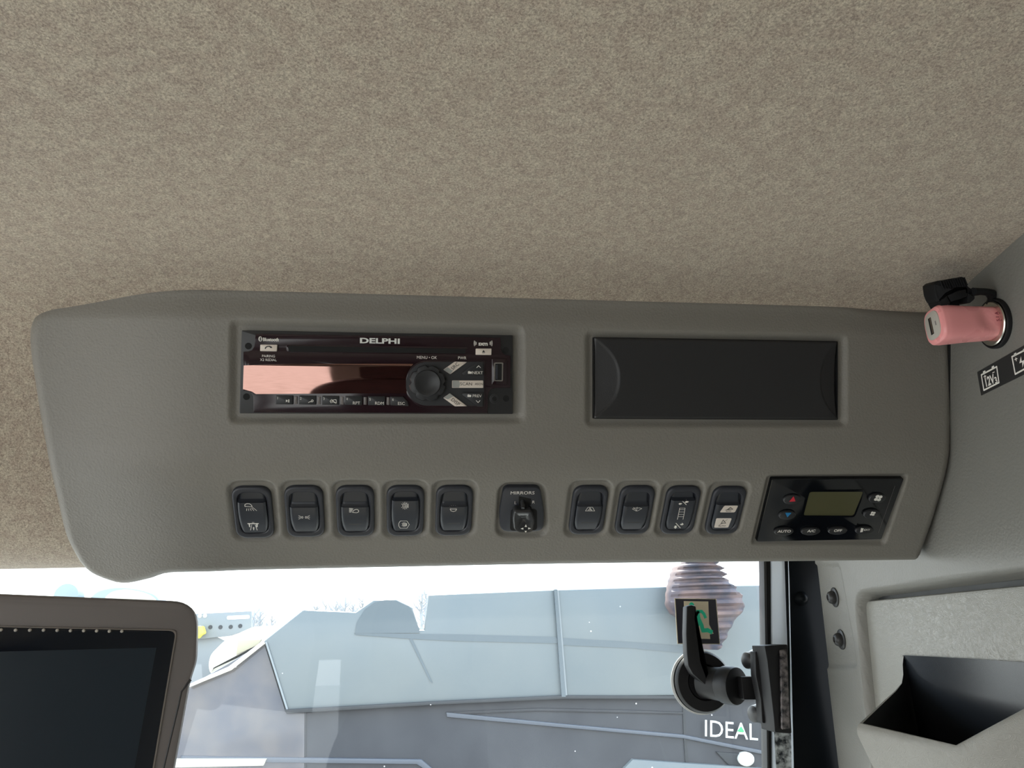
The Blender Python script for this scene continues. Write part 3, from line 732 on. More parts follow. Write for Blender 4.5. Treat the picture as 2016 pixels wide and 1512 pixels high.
def bezel_mesh():
    n = len(bez_out); O = np.array(bez_out); I = np.array(bez_in)
    rings = [(O, 0), (O, .0018), (inset(O, .0006), .0026), (inset(O, .0016), .0030), (inset(I, -.0006), .0028), (I, .0022), (I, .0003)]
    V = [(x, y, h_) for Q, h_ in rings for x, y in Q]; F = []
    for k_ in range(len(rings)-1):
        for i in range(n):
            j_ = (i+1) % n; F.append((k_*n+i, k_*n+j_, (k_+1)*n+j_, (k_+1)*n+i))
    F.append(tuple((len(rings)-1)*n+i for i in range(n)))
    return MB().add(V, F)
bez_obj = None; SWF = []
for i, c in enumerate(SW):
    f = LP.at(*c, -.0026); SWF.append(f)
    e = empty('rocker_switch', f, sw_info[i][1], 'switch', 'rocker switches along the console')
    if bez_obj is None: bz = bezel_mesh().build('bezel', MT['switch'], e); bez_obj = bz
    else: bz = bez_obj.copy(); COL.objects.link(bz); bz.parent = e
    mb, hf = rocker_geo(sw_info[i][0]); rk = mb.build('rocker', MT['rocker'], e, 42)
    ic = MB(); wd = .00034
    cf_ = (c3, c3, c3, c4, c4, c5, c5, c5, c5)[i]
    def q(*pts): return [f.loc(*cf_(*p_), .004)[:2] for p_ in pts]
    st = lambda pts, w_=wd, closed=False: ic.stroke(q(*pts), w_, 0, .00012, closed, hf)
    pl = lambda pts: ic.poly(q(*pts), 0, .00013, hf)
    mk = 'white'
    if i == 0:
        st([(265, 330), (265, 312), (285, 303), (310, 304), (330, 318), (338, 334)], .0004); st([(265, 330), (338, 334)], .0004)
        for a, b in (((284, 352), (282, 372)), ((302, 352), (304, 372)), ((318, 350), (328, 371)), ((332, 346), (354, 371)), ((342, 340), (382, 371))): st([a, b], .00035)
        pl([(289, 502), (400, 502), (400, 512), (289, 512)]); pl([(300, 512), (314, 512), (314, 546), (304, 546)]); pl([(376, 512), (390, 512), (388, 546), (374, 546)])
        st([(326, 540), (316, 582)], .0004); st([(366, 520), (382, 582)], .0004); st([(330, 520), (322, 560)], .0003); st([(348, 556), (348, 580)], .0005); pl([(337, 560), (359, 560), (348, 544)])
        st([(338, 490), (338, 500)], .0003); st([(352, 490), (352, 500)], .0003)
    elif i == 1:
        for sg in (-1, 1):
            cx = 852; X_ = lambda x: cx+sg*(x)
            st([(X_(14), 430), (X_(22), 430), (X_(30), 438), (X_(22), 447), (X_(14), 447), (X_(11), 438), (X_(14), 430)])
            st([(X_(34), 430), (X_(54), 421)]); st([(X_(36), 438), (X_(56), 438)]); st([(X_(34), 447), (X_(54), 457)])
    elif i == 2:
        st([(1332, 388), (1340, 372), (1358, 362), (1378, 360), (1392, 370), (1392, 384), (1372, 392), (1332, 388)], .0004)
        for k_ in range(5): st([(1300, 350+k_*9), (1336-k_*4, 354+k_*8)], .0004)
    elif i == 3:
        def beacon(x, y, k_):
            st([(x+30*k_, y-16*k_), (x-10*k_, y-14*k_), (x-22*k_, y), (x-10*k_, y+14*k_), (x+30*k_, y+14*k_)], .00032)
            st([(x+32*k_, y-18*k_), (x+32*k_, y+18*k_)], .0004); st([(x-4*k_, y-4*k_), (x+26*k_, y-4*k_)]); st([(x-4*k_, y+6*k_), (x+26*k_, y+6*k_)])
            for a in (-150, -120, -90, -60, 60, 90, 120, 150):
                st([(x+26*k_*math.cos(R_(a)), y+22*k_*math.sin(R_(a))), (x+38*k_*math.cos(R_(a)), y+34*k_*math.sin(R_(a)))])
        beacon(288, 324, 1.0); beacon(282, 520, .72)
        st([(242, 480), (308, 480), (332, 520), (308, 562), (242, 562), (227, 536), (227, 506)], .0003, True)
    elif i == 4:
        st([(735, 358), (802, 358)], .0004); st([(737, 358), (745, 374), (768, 382), (792, 374), (800, 358)], .0004)
        for a, b in (((742, 350), (733, 338)), ((755, 350), (750, 334)), ((769, 350), (769, 333)), ((783, 350), (789, 334)), ((795, 350), (805, 338))): st([a, b])
    elif i == 5:
        st([(262, 375), (354, 375), (334, 340), (288, 340)], .0003, True); st([(288, 372), (308, 345), (328, 372)], .0003); st([(300, 372), (310, 356), (318, 372)], .00025)
    elif i == 6:
        st([(728, 356), (750, 348), (800, 346), (822, 352), (780, 374), (766, 376), (728, 356)], .0003); st([(740, 342), (768, 372)], .0003); st([(776, 338), (770, 372)], .0003)
    elif i == 7:
        st([(1196, 347), (1250, 347)], .0003); st([(1196, 347), (1176, 464)], .00035); st([(1250, 347), (1232, 464)], .00035)
        for k_ in range(4): y = 362+k_*24; st([(1194-k_*4, y), (1246-k_*4, y)], .0003)
        st([(1225, 278), (1262, 314)], .0005); pl([(1184, 306), (1202, 294), (1202, 300), (1220, 298), (1216, 310), (1202, 310), (1202, 318)])
        pl([(1250, 286), (1262, 278), (1268, 272), (1288, 284), (1278, 292), (1264, 296), (1250, 296)])
        st([(1164, 506), (1212, 562)], .0005); pl([(1210, 514), (1224, 514), (1224, 500), (1242, 518), (1222, 534), (1222, 526), (1206, 526)])
        pl([(1154, 534), (1174, 534), (1172, 550), (1180, 550), (1162, 572), (1144, 550), (1152, 550)])
    if i == 8:
        pa = MB()
        def patch(P):
            pts2 = roundpoly(q(*P), .0011, 4); A_ = np.array(pts2); cc = A_.mean(0)
            n_ = len(A_); rows = [A_*(1-t)+cc*t for t in (0, .33, .66)]
            V = [(x, y, hf(x, y)+.00012) for Q in rows for x, y in Q]+[(cc[0], cc[1], hf(*cc)+.00012)]
            F = [(k_*n_+a, k_*n_+(a+1) % n_, (k_+1)*n_+(a+1) % n_, (k_+1)*n_+a) for k_ in range(2) for a in range(n_)]+[(2*n_+a, 2*n_+(a+1) % n_, 3*n_) for a in range(n_)]
            pa.add(V, F)
        patch([(1640, 324), (1778, 324), (1742, 390), (1592, 390)]); patch([(1560, 450), (1714, 450), (1686, 557), (1546, 557)])
        pa.build('label_patch', MT['key_white'], rk, 0)
        st([(1668, 362), (1698, 338), (1722, 358), (1668, 362)], .0004); st([(1650, 366), (1700, 350)], .0003)
        st([(1610, 508), (1630, 466), (1656, 504), (1610, 508)], .0004); st([(1588, 530), (1672, 462)], .0003)
        for (x, y, s2) in ((1678, 375, 2.6), (1622, 534, 3.6)):
            p_ = q((x, y))[0]; ic.text('AUTO', p_[0], p_[1], LP.ppx(1430, 1000)*s2/.72, 0, 0, 1.1, .02, .0003, hf)
        mk = 'ink'; ic.v = [(x, y, z+.00015) for x, y, z in ic.v]
    ic.build('symbol', MT[mk], rk, 0)
    if i in (2, 4, 5, 6):
        y = -RH*.55; MB().prism(rrect(-.0046, y-.0005, .0046, y+.0005, .0004), hf(0, y)-.001, hf(0, y)+.00008).build('lens_bar', MT['dimprint'], rk)

# ------------------------------------------------------------------ mirror control
MF = LP.at(1027, 1004, -.0030)
mir = empty('mirror_control', MF, 'black mirror adjuster with L-R lever and four-arrow joystick between the switches', 'mirror control')
def ml(pts, h): return [MF.loc(*c4(*p), h)[:2] for p in pts]
MB().prism(roundpoly(ml([(1268, 148), (1632, 148), (1668, 380), (1668, 590), (1236, 596), (1224, 400)], .0038), [.005, .005, .004, .007, .007, .004], 7), 0, .0038, .0012).build('bezel', MT['switch'], mir)
MB().prism(roundpoly(ml([(1338, 362), (1600, 362), (1600, 575), (1330, 580)], .0039), .003, 5), .003, .0039).build('joystick_well', MT['hole'], mir)
# joystick: block with scooped top, tipping towards the viewer
def joy():
    pts_ = ml([(1372, 380), (1550, 380), (1580, 480), (1560, 590), (1520, 604), (1420, 604), (1365, 570), (1355, 460)], .010)
    O = np.array(roundpoly(pts_, .0022, 5)); c = O.mean(0)
    r = [(O, .003), (O, .0085), (inset(O, .0004), .0095), (inset(O, .0012), .0102)]
    n = len(O); V = [(x, y, h_) for Q, h_ in r for x, y in Q]
    # scoop
    for t, dz in ((.35, -.0006), (.6, -.0022), (.85, -.0030)):
        Q = inset(O, .0012); Q = Q*(1-t)+(c+np.array([0, .0018]))*t; V += [(x, y, .0102+dz) for x, y in Q]
    K_ = len(V)//n; F = [(k_*n+i, k_*n+(i+1) % n, (k_+1)*n+(i+1) % n, (k_+1)*n+i) for k_ in range(K_-1) for i in range(n)]
    F.append(tuple((K_-1)*n+i for i in range(n))); return MB().add(V, F)
jo = joy().build('joystick', mat('joystick_plastic', (.03, .031, .033), .22), mir)
ar = MB()
for P in ([(1474, 535), (1498, 535), (1487, 510)], [(1474, 574), (1498, 574), (1486, 592)], [(1462, 542), (1462, 562), (1434, 552)], [(1510, 540), (1510, 560), (1538, 550)]):
    ar.poly(ml(P, .0098), .0104)
ar.build('arrow_symbol', MT['white'], jo, 0)
MB().prism(ml([(1418, 236), (1540, 262), (1540, 322), (1420, 345)], .0039), .003, .00392).build('lever_slot', MT['hole'], mir)
a_ = MF.loc(*c4(1455, 300), .004)
MB().tube([(a_[0], a_[1]+.0015, .003), (a_[0], a_[1], .007), (a_[0]-.0004, a_[1]-.001, .0095)], [.0016, .0015, .0013], 14).build('selector_lever', MT['key'], mir)
mt_ = MB()
for t_, x, y, s2, sx_ in (('MIRRORS', 1456, 202, 6.6, 1.15), ('L', 1386, 300, 6.2, 1.0), ('R', 1565, 293, 6.2, 1.0)):
    p_ = MF.loc(*c4(x, y), .0038); mt_.text(t_, p_[0], p_[1], LP.ppx(1028, 970)*s2*1.12/.72, .0038, 0, sx_, .0)
mt_.build('lettering', MT['white'], mir, 0)

# ------------------------------------------------------------------ climate panel
def c6(x, y): return (1470+x*.198413, 920+y*.198413)
CF = LP.at(1635, 1004, -.0028)
cl = empty('climate_control', CF, 'gloss black climate control panel with olive display and eight oval buttons', 'climate control')
def k6(pts, h): return [CF.loc(*c6(*p), h)[:2] for p in pts]
CH = .0036
MB().prism(roundpoly(k6([(250, 118), (1562, 112), (1338, 716), (98, 740)], CH), .0014), 0, CH, .0006).build('faceplate', MT['gloss'], cl)
MB().ringprism(roundpoly(k6([(600, 226), (1172, 222), (1070, 492), (540, 488)], CH), .003), roundpoly(k6([(620, 240), (1155, 238), (1058, 478), (560, 475)], CH), .002), CH-.001, CH+.0006).build('display_frame', MT['gloss'], cl)
MB().prism(roundpoly(k6([(618, 238), (1157, 236), (1060, 480), (558, 477)], CH), .002), CH-.001, CH+.0002).build('display', MT['lcd'], cl)
MB().stroke(k6([(1470, 185), (1305, 650)], CH), .0002, CH).build('groove', MT['monitor'], cl, 0)
sC = LP.ppx(1635, 1004)*.1984
def button(name, x, y, rx, ry, lab=None):
    p_ = CF.loc(*c6(x, y), CH); b = MB().lathe(p_[0], p_[1], [(1, CH-.0005), (1, CH+.0010), (.93, CH+.0016), (.7, CH+.0019), (.02, CH+.0020)], 36, rx*sC, ry*sC*1.12).build(name, MT['key'], cl, label=lab)
    return b
BH = CH+.0020
def bt(o, t_, x, y, hpx, sx_=1.0):
    p_ = CF.loc(*c6(x, y), BH); MB().text(t_, p_[0], p_[1], LP.ppx(1635, 1004)*hpx*1.1/.72, BH, 0, sx_, .02, shear=.0).build('lettering', MT['white'], o, 0)
b = button('temperature_up_button', 447, 312, 92, 50); MB().poly(k6([(420, 340), (484, 337), (465, 286)], BH), BH+.0001).build('red_arrow', MT['red'], b, 0)
b = button('temperature_down_button', 398, 467, 88, 47); MB().poly(k6([(382, 450), (444, 450), (402, 496)], BH), BH+.0001).build('blue_arrow', MT['blue'], b, 0)
b = button('auto_button', 365, 630, 102, 42); bt(b, 'AUTO', 373, 634, 5.6, 1.15)
b = button('air_conditioning_button', 630, 627, 102, 42); bt(b, 'A/C', 642, 631, 5.6, 1.2)
b = button('off_button', 897, 622, 102, 42); bt(b, 'OFF', 906, 627, 5.6, 1.15)
b = button('external_button', 1162, 617, 100, 40); bt(b, 'EXT', 1194, 620, 3.6, 1.3); MB().poly(k6([(1135, 600), (1160, 606), (1150, 640), (1124, 644)], BH), BH+.0001).build('louvre_symbol', MT['white'], b, 0)
def fan(o, x, y, r):
    mb = MB(); p_ = CF.loc(*c6(x, y), BH)
    for k_ in range(4):
        a0 = R_(35+90*k_); c = np.array([p_[0]+math.cos(a0)*r*.58*sC, p_[1]+math.sin(a0)*r*.58*sC])
        mb.poly([(c[0]+r*.46*sC*math.cos(t)*(1.05), c[1]+r*.42*sC*math.sin(t)) for t in np.linspace(0, 2*math.pi, 14, endpoint=False)], BH+.00005)
    mb.build('fan_symbol', MT['white'], o, 0)
b = button('fan_faster_button', 1290, 300, 90, 50, 'button with large fan symbol'); fan(b, 1305, 305, 42)
b = button('fan_slower_button', 1235, 455, 88, 48, 'button with small fan symbol'); fan(b, 1250, 459, 29)

# ------------------------------------------------------------------ 12 V socket and pink charger on the right wall
SF = W.at(1961, 637)
sk = empty('power_socket', SF, 'round steel 12 volt socket with black rim and hanging ribbed cap', 'power socket')
MB().lathe(0, 0, [(.0172, -.002), (.0172, .0022), (.0166, .0030), (.0158, .0030), (.0152, .0022), (.0150, .001), (.005, .0008)], 56).build('rim', MT['black'], sk)
MB().lathe(0, 0, [(.0152, 0), (.0152, .0036), (.0146, .0042), (.0118, .0042), (.0112, .0036), (.0110, .0016), (.002, .0014)], 56).build('steel_ring', MT['chrome'], sk)
# cap: built where it hangs, on a plane square to the tether
def cx_(x, y): return (1740+x*.136905, 500+y*.136905)
caxis = RC @ np.array([0, 0, 1.0]); capf = Frame(pt(1876, 580, .515), nrm(RC @ np.array([1, 0, 0])), nrm(RC @ np.array([0, 1, 0])), nrm(caxis))
inv = SF.mat().inverted() @ capf.mat()
def child(mb, name, m, parent, **k_):
    o = mb.build(name, m, parent, **k_); o.matrix_local = inv; return o
def cp(pts, h=0): return [capf.loc(*cx_(*p), h)[:2] for p in pts]
cap = child(MB().prism(roundpoly(cp([(718, 430), (770, 385), (1140, 322), (1170, 350), (1215, 462), (1285, 510), (1300, 600), (1180, 620), (1175, 500), (1050, 500), (900, 580), (800, 690), (765, 640), (735, 560)]), .0007), -.014, 0, .0012), 'cap', MT['black'], sk)
rb = MB()
for k_ in range(11):
    x0 = 800+k_*34; y0 = 395-k_*5.6
    rb.prism(cp([(x0, y0), (x0+14, y0-3), (x0+62, y0+110), (x0+48, y0+116)]), -.001, .0010, .0003)
rb.build('rib', MT['black'], cap); rb_o = cap.children[0]
fl = MB()
for P in ([(905, 600), (1060, 530), (1175, 510), (1185, 610), (1120, 640), (960, 690)], [(785, 690), (900, 600), (950, 715), (830, 770)], [(1200, 560), (1300, 590), (1300, 650), (1230, 710), (1185, 700), (1200, 610)], [(960, 690), (1150, 640), (1170, 740), (960, 765)]):
    fl.prism(roundpoly(cp(P), .0006), -.013, .0008 if P[0][0] != 960 else -.006, .0005)
child(fl, 'cap_plug', MT['black'], sk)
tp = [(1285, 545, .001), (1380, 540, .0), (1480, 545, -.002), (1540, 570, -.004), (1555, 640, -.006), (1530, 720, -.008)]
child(MB().tube([(*capf.loc(*cx_(x, y), h_)[:2], h_) for x, y, h_ in tp], [.0030, .0024, .0024, .0034, .0028, .0028], 10), 'tether', MT['black'], sk)

def charger():
    f = Frame(SF.o+SF.n*.0016, SF.u, SF.v, SF.n)
    e = empty('usb_charger', f, 'pink car USB charger with cream end plugged into the wall socket', 'usb charger')
    secs = [(0, .0088, .0105), (.004, .0094, .0108), (.008, .0100, .0112), (.014, .0104, .0114), (.022, .0110, .0118), (.030, .0118, .0124), (.036, .0122, .0128), (.0395, .0119, .0126), (.0410, .0108, .0116), (.0414, .0092, .0102)]
    fs_ = []
    for p0, p1 in zip(secs[:-1], secs[1:]):
        for t in (0, .25, .5, .75): fs_.append(tuple(p0[i]*(1-t)+p1[i]*t for i in range(3)))
    secs = fs_+[secs[-1]]
    n = 72; V = []
    for z, a, b_ in secs:
        for i in range(n):
            t = 2*math.pi*i/n; c_, s2 = math.cos(t), math.sin(t); p_ = 2/3.2
            x = a*math.copysign(abs(c_)**p_, c_); y = b_*math.copysign(abs(s2)**p_, s2)
            # thumb scoop on the side facing the cab
            if x < 0: x += .0022*math.exp(-((z-.0095)/.0055)**2)*max(0, 1-(y/.0085)**2)
            V.append((x, y, z))
    F = [(k_*n+i, k_*n+(i+1) % n, (k_+1)*n+(i+1) % n, (k_+1)*n+i) for k_ in range(len(secs)-1) for i in range(n)]
    F.append(tuple((len(secs)-1)*n+i for i in range(n))); F.append(tuple(reversed(range(n))))
    MB().add(V, F).build('body', MT['pink'], e)
    end = [(.0086*math.copysign(abs(math.cos(t))**.66, math.cos(t)), .0096*math.copysign(abs(math.sin(t))**.66, math.sin(t))) for t in np.linspace(0, 2*math.pi, 40, endpoint=False)]
    fc = MB().prism(end, .041, .0421, .0004).build('end_face', MT['cream'], e)
    MB().prism(rrect(-.0004, -.0060, .0030, .0060, .0002), .0420, .04225).build('usb_port', MT['hole'], fc)
    MB().prism(rrect(-.0003, -.0055, .0010, .0055, .0001), .0421, .0424).build('contact_tongue', mat('brown_tongue', (.10, .07, .05), .4), fc)
    MB().prism(rrect(-.0052, -.0016, -.0042, .0014, .0002), .0420, .04225).build('indicator', MT['monitor'], fc)
    p_ = (-.0101, 0)
    mb = MB(); vs, fs = text_geo('5.1 A', .02); vs = vs.copy(); vs -= vs.mean(0)
    V = [(-.01005+.0, v[0]*.0032+.0, .0028+v[1]*-.0032*-1) for v in vs]; 
    mb.add(V, fs)
    mb.build('lettering', mat('maroon_print', (.25, .03, .06), .5), e, 0)
charger()

# battery decal
DF = W.at(1965, 730)
dec = empty('battery_decal', DF, 'black strip decal with white 12V battery symbols below the socket', 'decal')
def c7(x, y): return (1800+x*.251455, 440+y*.251323)
def d7(pts, h=.0004): return [DF.loc(*c7(*p), h)[:2] for p in pts]
MB().prism(d7([(492, 1164), (523, 1348), (1300, 965), (1240, 735)]), .00002, .0004).build('backing', MT['ink'], dec)
dm = MB(); wp = .0011
P_ = d7([(526, 1186), (646, 1122), (664, 1246), (546, 1306)]); dm.stroke(P_, wp, .0004, closed=True)
dm.poly(d7([(538, 1160), (556, 1150), (560, 1172), (542, 1180)]), .0004); dm.poly(d7([(606, 1122), (624, 1112), (628, 1134), (608, 1142)]), .0004)
dm.stroke(d7([(545, 1202), (562, 1194)]), .0006, .0004); dm.stroke(d7([(552, 1188), (557, 1210)]), .0006, .0004); dm.stroke(d7([(614, 1170), (628, 1163)]), .0006, .0004)
A_, B_ = d7([(565, 1240), (640, 1205)]); an = math.atan2(*(B_-A_)[::-1])
p_ = d7([(592, 1226)])[0]; dm.text('12V', p_[0], p_[1], .0092, .0004, an+math.pi, -1.05, .03) if False else None
def mtext(mb, t_, pa, pb, size, sx_):
    """text running from pa towards pb on the wall (the wall's forward axis runs right-to-left in view)"""
    vs, fs = text_geo(t_, .03); vs = vs.copy(); vs -= (vs.max(0)+vs.min(0))/2
    e1 = nrm(pb-pa); e2 = np.array([e1[1], -e1[0]]); c = (pa+pb)/2
    mb.add([(*(c+e1*v[0]*size*sx_+e2*v[1]*size), .0006) for v in vs], fs)
pa, pb = d7([(562, 1244), (626, 1214)]); mtext(dm, '12V', pa, pb, .0088, .8)
pa, pb = d7([(632, 1232), (650, 1222)]); mtext(dm, '3', pa, pb, .0062, 1.0)
dm.stroke(d7([(766, 1044), (880, 985), (900, 1120), (792, 1180)]), wp, .0004, closed=True)
dm.poly(d7([(780, 1020), (798, 1010), (802, 1034), (784, 1042)]), .0004); dm.poly(d7([(852, 985), (870, 976), (874, 998), (856, 1006)]), .0004)
dm.stroke(d7([(788, 1066), (806, 1058)]), .0006, .0004); dm.stroke(d7([(795, 1052), (800, 1076)]), .0006, .0004)
dm.poly(d7([(836, 1040), (824, 1096), (846, 1086), (848, 1130), (868, 1066), (842, 1078)]), .0004)
dm.build('battery_symbol', MT['white'], dec, 0)

# ------------------------------------------------------------------ trim screws
for (x, y), lab in (((1644, 1176), 'dark domed screw with washer in the right trim, upper of the two'), ((1657, 1259), 'dark domed screw with washer in the right trim, lower of the two')):
    f = W.at(x, y, -.0022); e = empty('trim_screw', f, lab, 'screw', 'screws in the right trim')
    MB().lathe(0, 0, [(.0100, -.001), (.0100, .0010), (.0092, .0016), (.004, .0016)], 36).build('washer', MT['chassis'], e)
    MB().lathe(0, 0, [(.0066, .001), (.0066, .0040), (.0058, .0062), (.0042, .0074), (.0030, .0078), (.0026, .0066), (.0002, .0064)], 32).build('head', MT['chassis'], e)

# ------------------------------------------------------------------ storage hatch + bin on the right
HF = W.at(1850, 1300, -.024)
ht = empty('storage_hatch', HF, 'pale grey grained storage hatch with hinges in the right trim', 'hatch')
hp = L(HF, [(1695, 1184), (2180, 1135), (2180, 1900), (1748, 1900), (1720, 1512), (1707, 1380), (1696, 1250)], .015)
MB().prism(roundpoly(hp, [.020, .01, .01, .01, .0, .0, .0], 8), .001, .015, .003).build('door', MT['hatch'], ht)
MB().prism(inset(roundpoly(hp, [.020, .01, .01, .01, .0, .0, .0], 8), -.0042), .0004, .006).build('seal_and_gap_shade', MT['seal'], ht)  # black slab paints the shade in the groove round the door
for y0, y1 in ((1387, 1450), (1470, 1512), (1512, 1560)):
    xm = 1698+(y0-1387)*.09
    a_ = HF.loc(xm, y0, .010); b_ = HF.loc(xm+(y1-y0)*.1, y1, .010)
    MB().tube([(a_[0], a_[1], .010), (b_[0], b_[1], .010)], .0050, 14).build('hinge', MT['monitor'], ht)
BF = HF
bn = empty('door_bin', BF, 'grey grained bin with black inside, hanging on the storage hatch', 'bin')
def wl(x, y, d): return BF.tol(pt(x, y, d))
def wall_d(x, y, h=.016):                         # depth where a pixel meets the hatch front
    q_ = HF.hit(x, y, h); return float((q_-CAM) @ (RC @ np.array([0, 0, -1.0])))
dB = wall_d(1778, 1290)
rim = [wl(1778, 1290, dB-.001), wl(1776, 1308, dB-.006), wl(1777, 1328, dB-.012), wl(1774, 1345, dB-.020), wl(1762, 1360, dB-.034), wl(1745, 1375, dB-.05), wl(1692, 1424, dB-.105), wl(1787, 1446, dB-.135), wl(1883, 1468, dB-.170), wl(1950, 1433, dB-.185), wl(2030, 1391, dB-.20), wl(2140, 1345, dB-.215), wl(2330, 1310, wall_d(2330, 1310)-.004)]
low = [wl(1835, 1640, wall_d(1835, 1640)-.001)]*1+[wl(1833, 1640, .60)]*0
lowp = []
for k_, r in enumerate(rim):
    t = k_/(len(rim)-1); q_ = r.copy(); q_[1] -= .17-.02*t; q_[2] = .0175+max(0, r[2]-.0175)*.45; q_[0] = r[0]-.006*(1-t)+(.02*t); lowp.append(q_)
rim = np.array(rim); lowp = np.array(lowp)
def shell(rim_, low_, ins, m, name, topdrop=0.0, seg=6):
    n = len(rim_); V = []
    cen = rim_.mean(0)
    def shr(P, a): 
        out = P.copy()
        for k_ in range(n):
            v_ = cen-P[k_]; v_[1] = 0; l_ = np.linalg.norm(v_); out[k_] = P[k_]+v_/l_*a
        return out
    R0, L0 = shr(rim_, ins), shr(low_, ins)
    rows = [R0*(1-t)+L0*t for t in np.linspace(0, 1, seg)]
    for Rr in rows: V += [tuple(p) for p in Rr]
    F = [(j_*n+i, j_*n+i+1, (j_+1)*n+i+1, (j_+1)*n+i) for j_ in range(seg-1) for i in range(n-1)]
    return R0, V, F
# outer wall with a rolled lip
O1 = rim.copy(); O1[:, 1] -= .0045
def off_(P, a):
    cen = P.mean(0); out = P.copy()
    for k_ in range(len(P)):
        v_ = cen-P[k_]; v_[1] = 0; out[k_] = P[k_]+nrm(v_)*a
    return out
rows = [off_(rim, .0022), rim, off_(rim+[0, -.0016, 0], -.0014), off_(rim+[0, -.0040, 0], -.0024), off_(rim+[0, -.0075, 0], -.0026), off_(rim+[0, -.011, 0], -.0016)]
for t in (.25, .5, .75, 1): rows.append((rim+[0, -.009, 0])*(1-t)+lowp*t)
n = len(rim); V = [tuple(p) for r in rows for p in r]
F = [(j_*n+i, j_*n+i+1, (j_+1)*n+i+1, (j_+1)*n+i) for j_ in range(len(rows)-1) for i in range(n-1)]
MB().add(V, F).build('outer_wall', MT['hatch'], bn, 40)
rows = [off_(rim, .0016)]+[off_(rim*(1-t)+lowp*t, .0030) for t in (.1, .4, .7, 1)]
V = [tuple(p) for r in rows for p in r]
F = [(j_*n+i, (j_+1)*n+i, (j_+1)*n+i+1, j_*n+i+1) for j_ in range(len(rows)-1) for i in range(n-1)]
V += [tuple(p) for p in rows[-1]]; F.append(tuple(range(4*n, 5*n)))
MB().add(V, F).build('inner_wall', MT['ink'], bn, 40)
bb_ = [BF.loc(*p, .0170) for p in [(1777, 1290), (1900, 1296), (2016, 1304), (2200, 1316)]]
V = [(p[0], p[1], .0170) for p in bb_]+[(p[0], p[1]-.03, .0172) for p in bb_]+[(p[0]+.002, p[1]-.20, .0195) for p in bb_]
F = [(0, 1, 5, 4), (1, 2, 6, 5), (2, 3, 7, 6), (4, 5, 9, 8), (5, 6, 10, 9), (6, 7, 11, 10)]
MB().add(V, F).build('back_panel', MT['liner'], bn, 60)

# ------------------------------------------------------------------ monitor, lower left
a_m, e_m, c_m = -.058, .40, -.30
Hc = nrm([1, a_m+c_m*e_m, -e_m]); Dc = np.array([a_m, -1, -c_m]); Dc = nrm(Dc-Hc*(Dc@Hc)); Nc = np.cross(Hc, -Dc)
MO = Frame(pt(200, 1350, .44), RC@Hc, RC@(-Dc), RC@Nc)
mo = empty('monitor', MO, 'taupe framed touch monitor with an unlit screen at the lower left', 'monitor')
def mp(pts, h=0): return [MO.loc(*p, h)[:2] for p in pts]
fr_o = roundpoly(mp([(-330, 1157), (392, 1186), (389, 1300), (376, 1340), (345, 1512), (322, 1640), (-330, 1640)]), [.02, .019, .004, .004, 0, .0, .02], 8)
hb = MB().prism(fr_o, -.035, 0, .0032).build('housing', MT['monitor'], mo)
MB().prism(roundpoly(mp([(-310, 1228), (346, 1242), (300, 1514), (285, 1610), (-310, 1610)], .0004), [.002, .004, 0, .004, .004], 5), -.001, .0005, .0002).build('cover_glass', MT['mglass'], mo)
MB().ringprism(roundpoly(mp([(-312, 1226), (349, 1240), (303, 1514), (288, 1612), (-312, 1612)]), [.002, .004, 0, .004, .004], 5), roundpoly(mp([(-310, 1228), (346, 1242), (300, 1514), (285, 1610), (-310, 1610)]), [.002, .004, 0, .004, .004], 5), -.001, .0010).build('glass_edge', mat('pale_edge', (.20, .175, .155), .4), mo)
MB().prism(mp([(-280, 1290), (308, 1275), (265, 1512), (250, 1590), (-280, 1590)], .0006), .0003, .0006).build('screen', MT['mscreen'], mo)
dots = [(2, 1240), (31, 1240.5), (59, 1240.5), (86, 1240.5), (113, 1241), (139, 1241.5), (165, 1241.5), (190.5, 1242), (215.5, 1242.5), (240, 1242.8)]
for x, y in dots+[(-28, 1240)]:
    q_ = MO.loc(x, y, .0005); MB().lathe(q_[0], q_[1], [(.0009, .0), (.0009, .0012), (.0006, .0016), (.0001, .0017)], 14).build('stud', MT['cream'], mo)
MB().tube([(-.10, -.06, -.03), (-.10, -.07, -.10), (-.12, -.45, -.16), (-.14, -1.05, -.18)], [.022, .02, .018, .018], 16).build('mounting_arm', MT['black'], mo)
gp = mp([(376, 1338), (368, 1348), (357, 1362), (351, 1390), (322, 1512), (300, 1610)], .0)
MB().tube([(x, y, -.0004) for x, y in gp], .0007, 8).build('grip_groove', MT['chassis'], mo)

# ------------------------------------------------------------------ window latch
def c8(x, y): return (1280+x*.279146, 1090+y*.279101)
LF = GL.at(1378, 1342)
lt_ = empty('window_latch', LF, 'black window latch with round pad, lever and barrel knob bolted to the pillar', 'window latch')
pxm = GL.ppx(1378, 1342)
MB().lathe(0, 0, [(60*pxm, .0008), (60*pxm, .003), (57*pxm, .005), (56*pxm, .003)], 56).build('gasket', mat('pale_rubber', (.28, .28, .27), .5), lt_)
MB().lathe(.0012, 0, [(57*pxm, .002), (57*pxm, .008), (53*pxm, .011), (34*pxm, .012), (31*pxm, .010), (.001, .010)], 56).build('pad', MT['black'], lt_)
a_ = LF.tol(pt(1385, 1342, 0.86*1.0)); 
s0 = np.array([.001, .0, .010]); k1 = LF.tol(pt(1452, 1351, .80)); k0 = LF.tol(pt(1428, 1348, .815))
dirk = nrm(k1-s0)
MB().tube([s0, s0+dirk*.01, k0], [.0165, .0165, .0175], 36).build('barrel', MT['black'], lt_)
MB().tube([k0, k0+dirk*.0015, k1-dirk*.004, k1-dirk*.001, k1], [.0186, .0193, .0193, .0185, .0165], 40).build('knob', MT['black'], lt_)
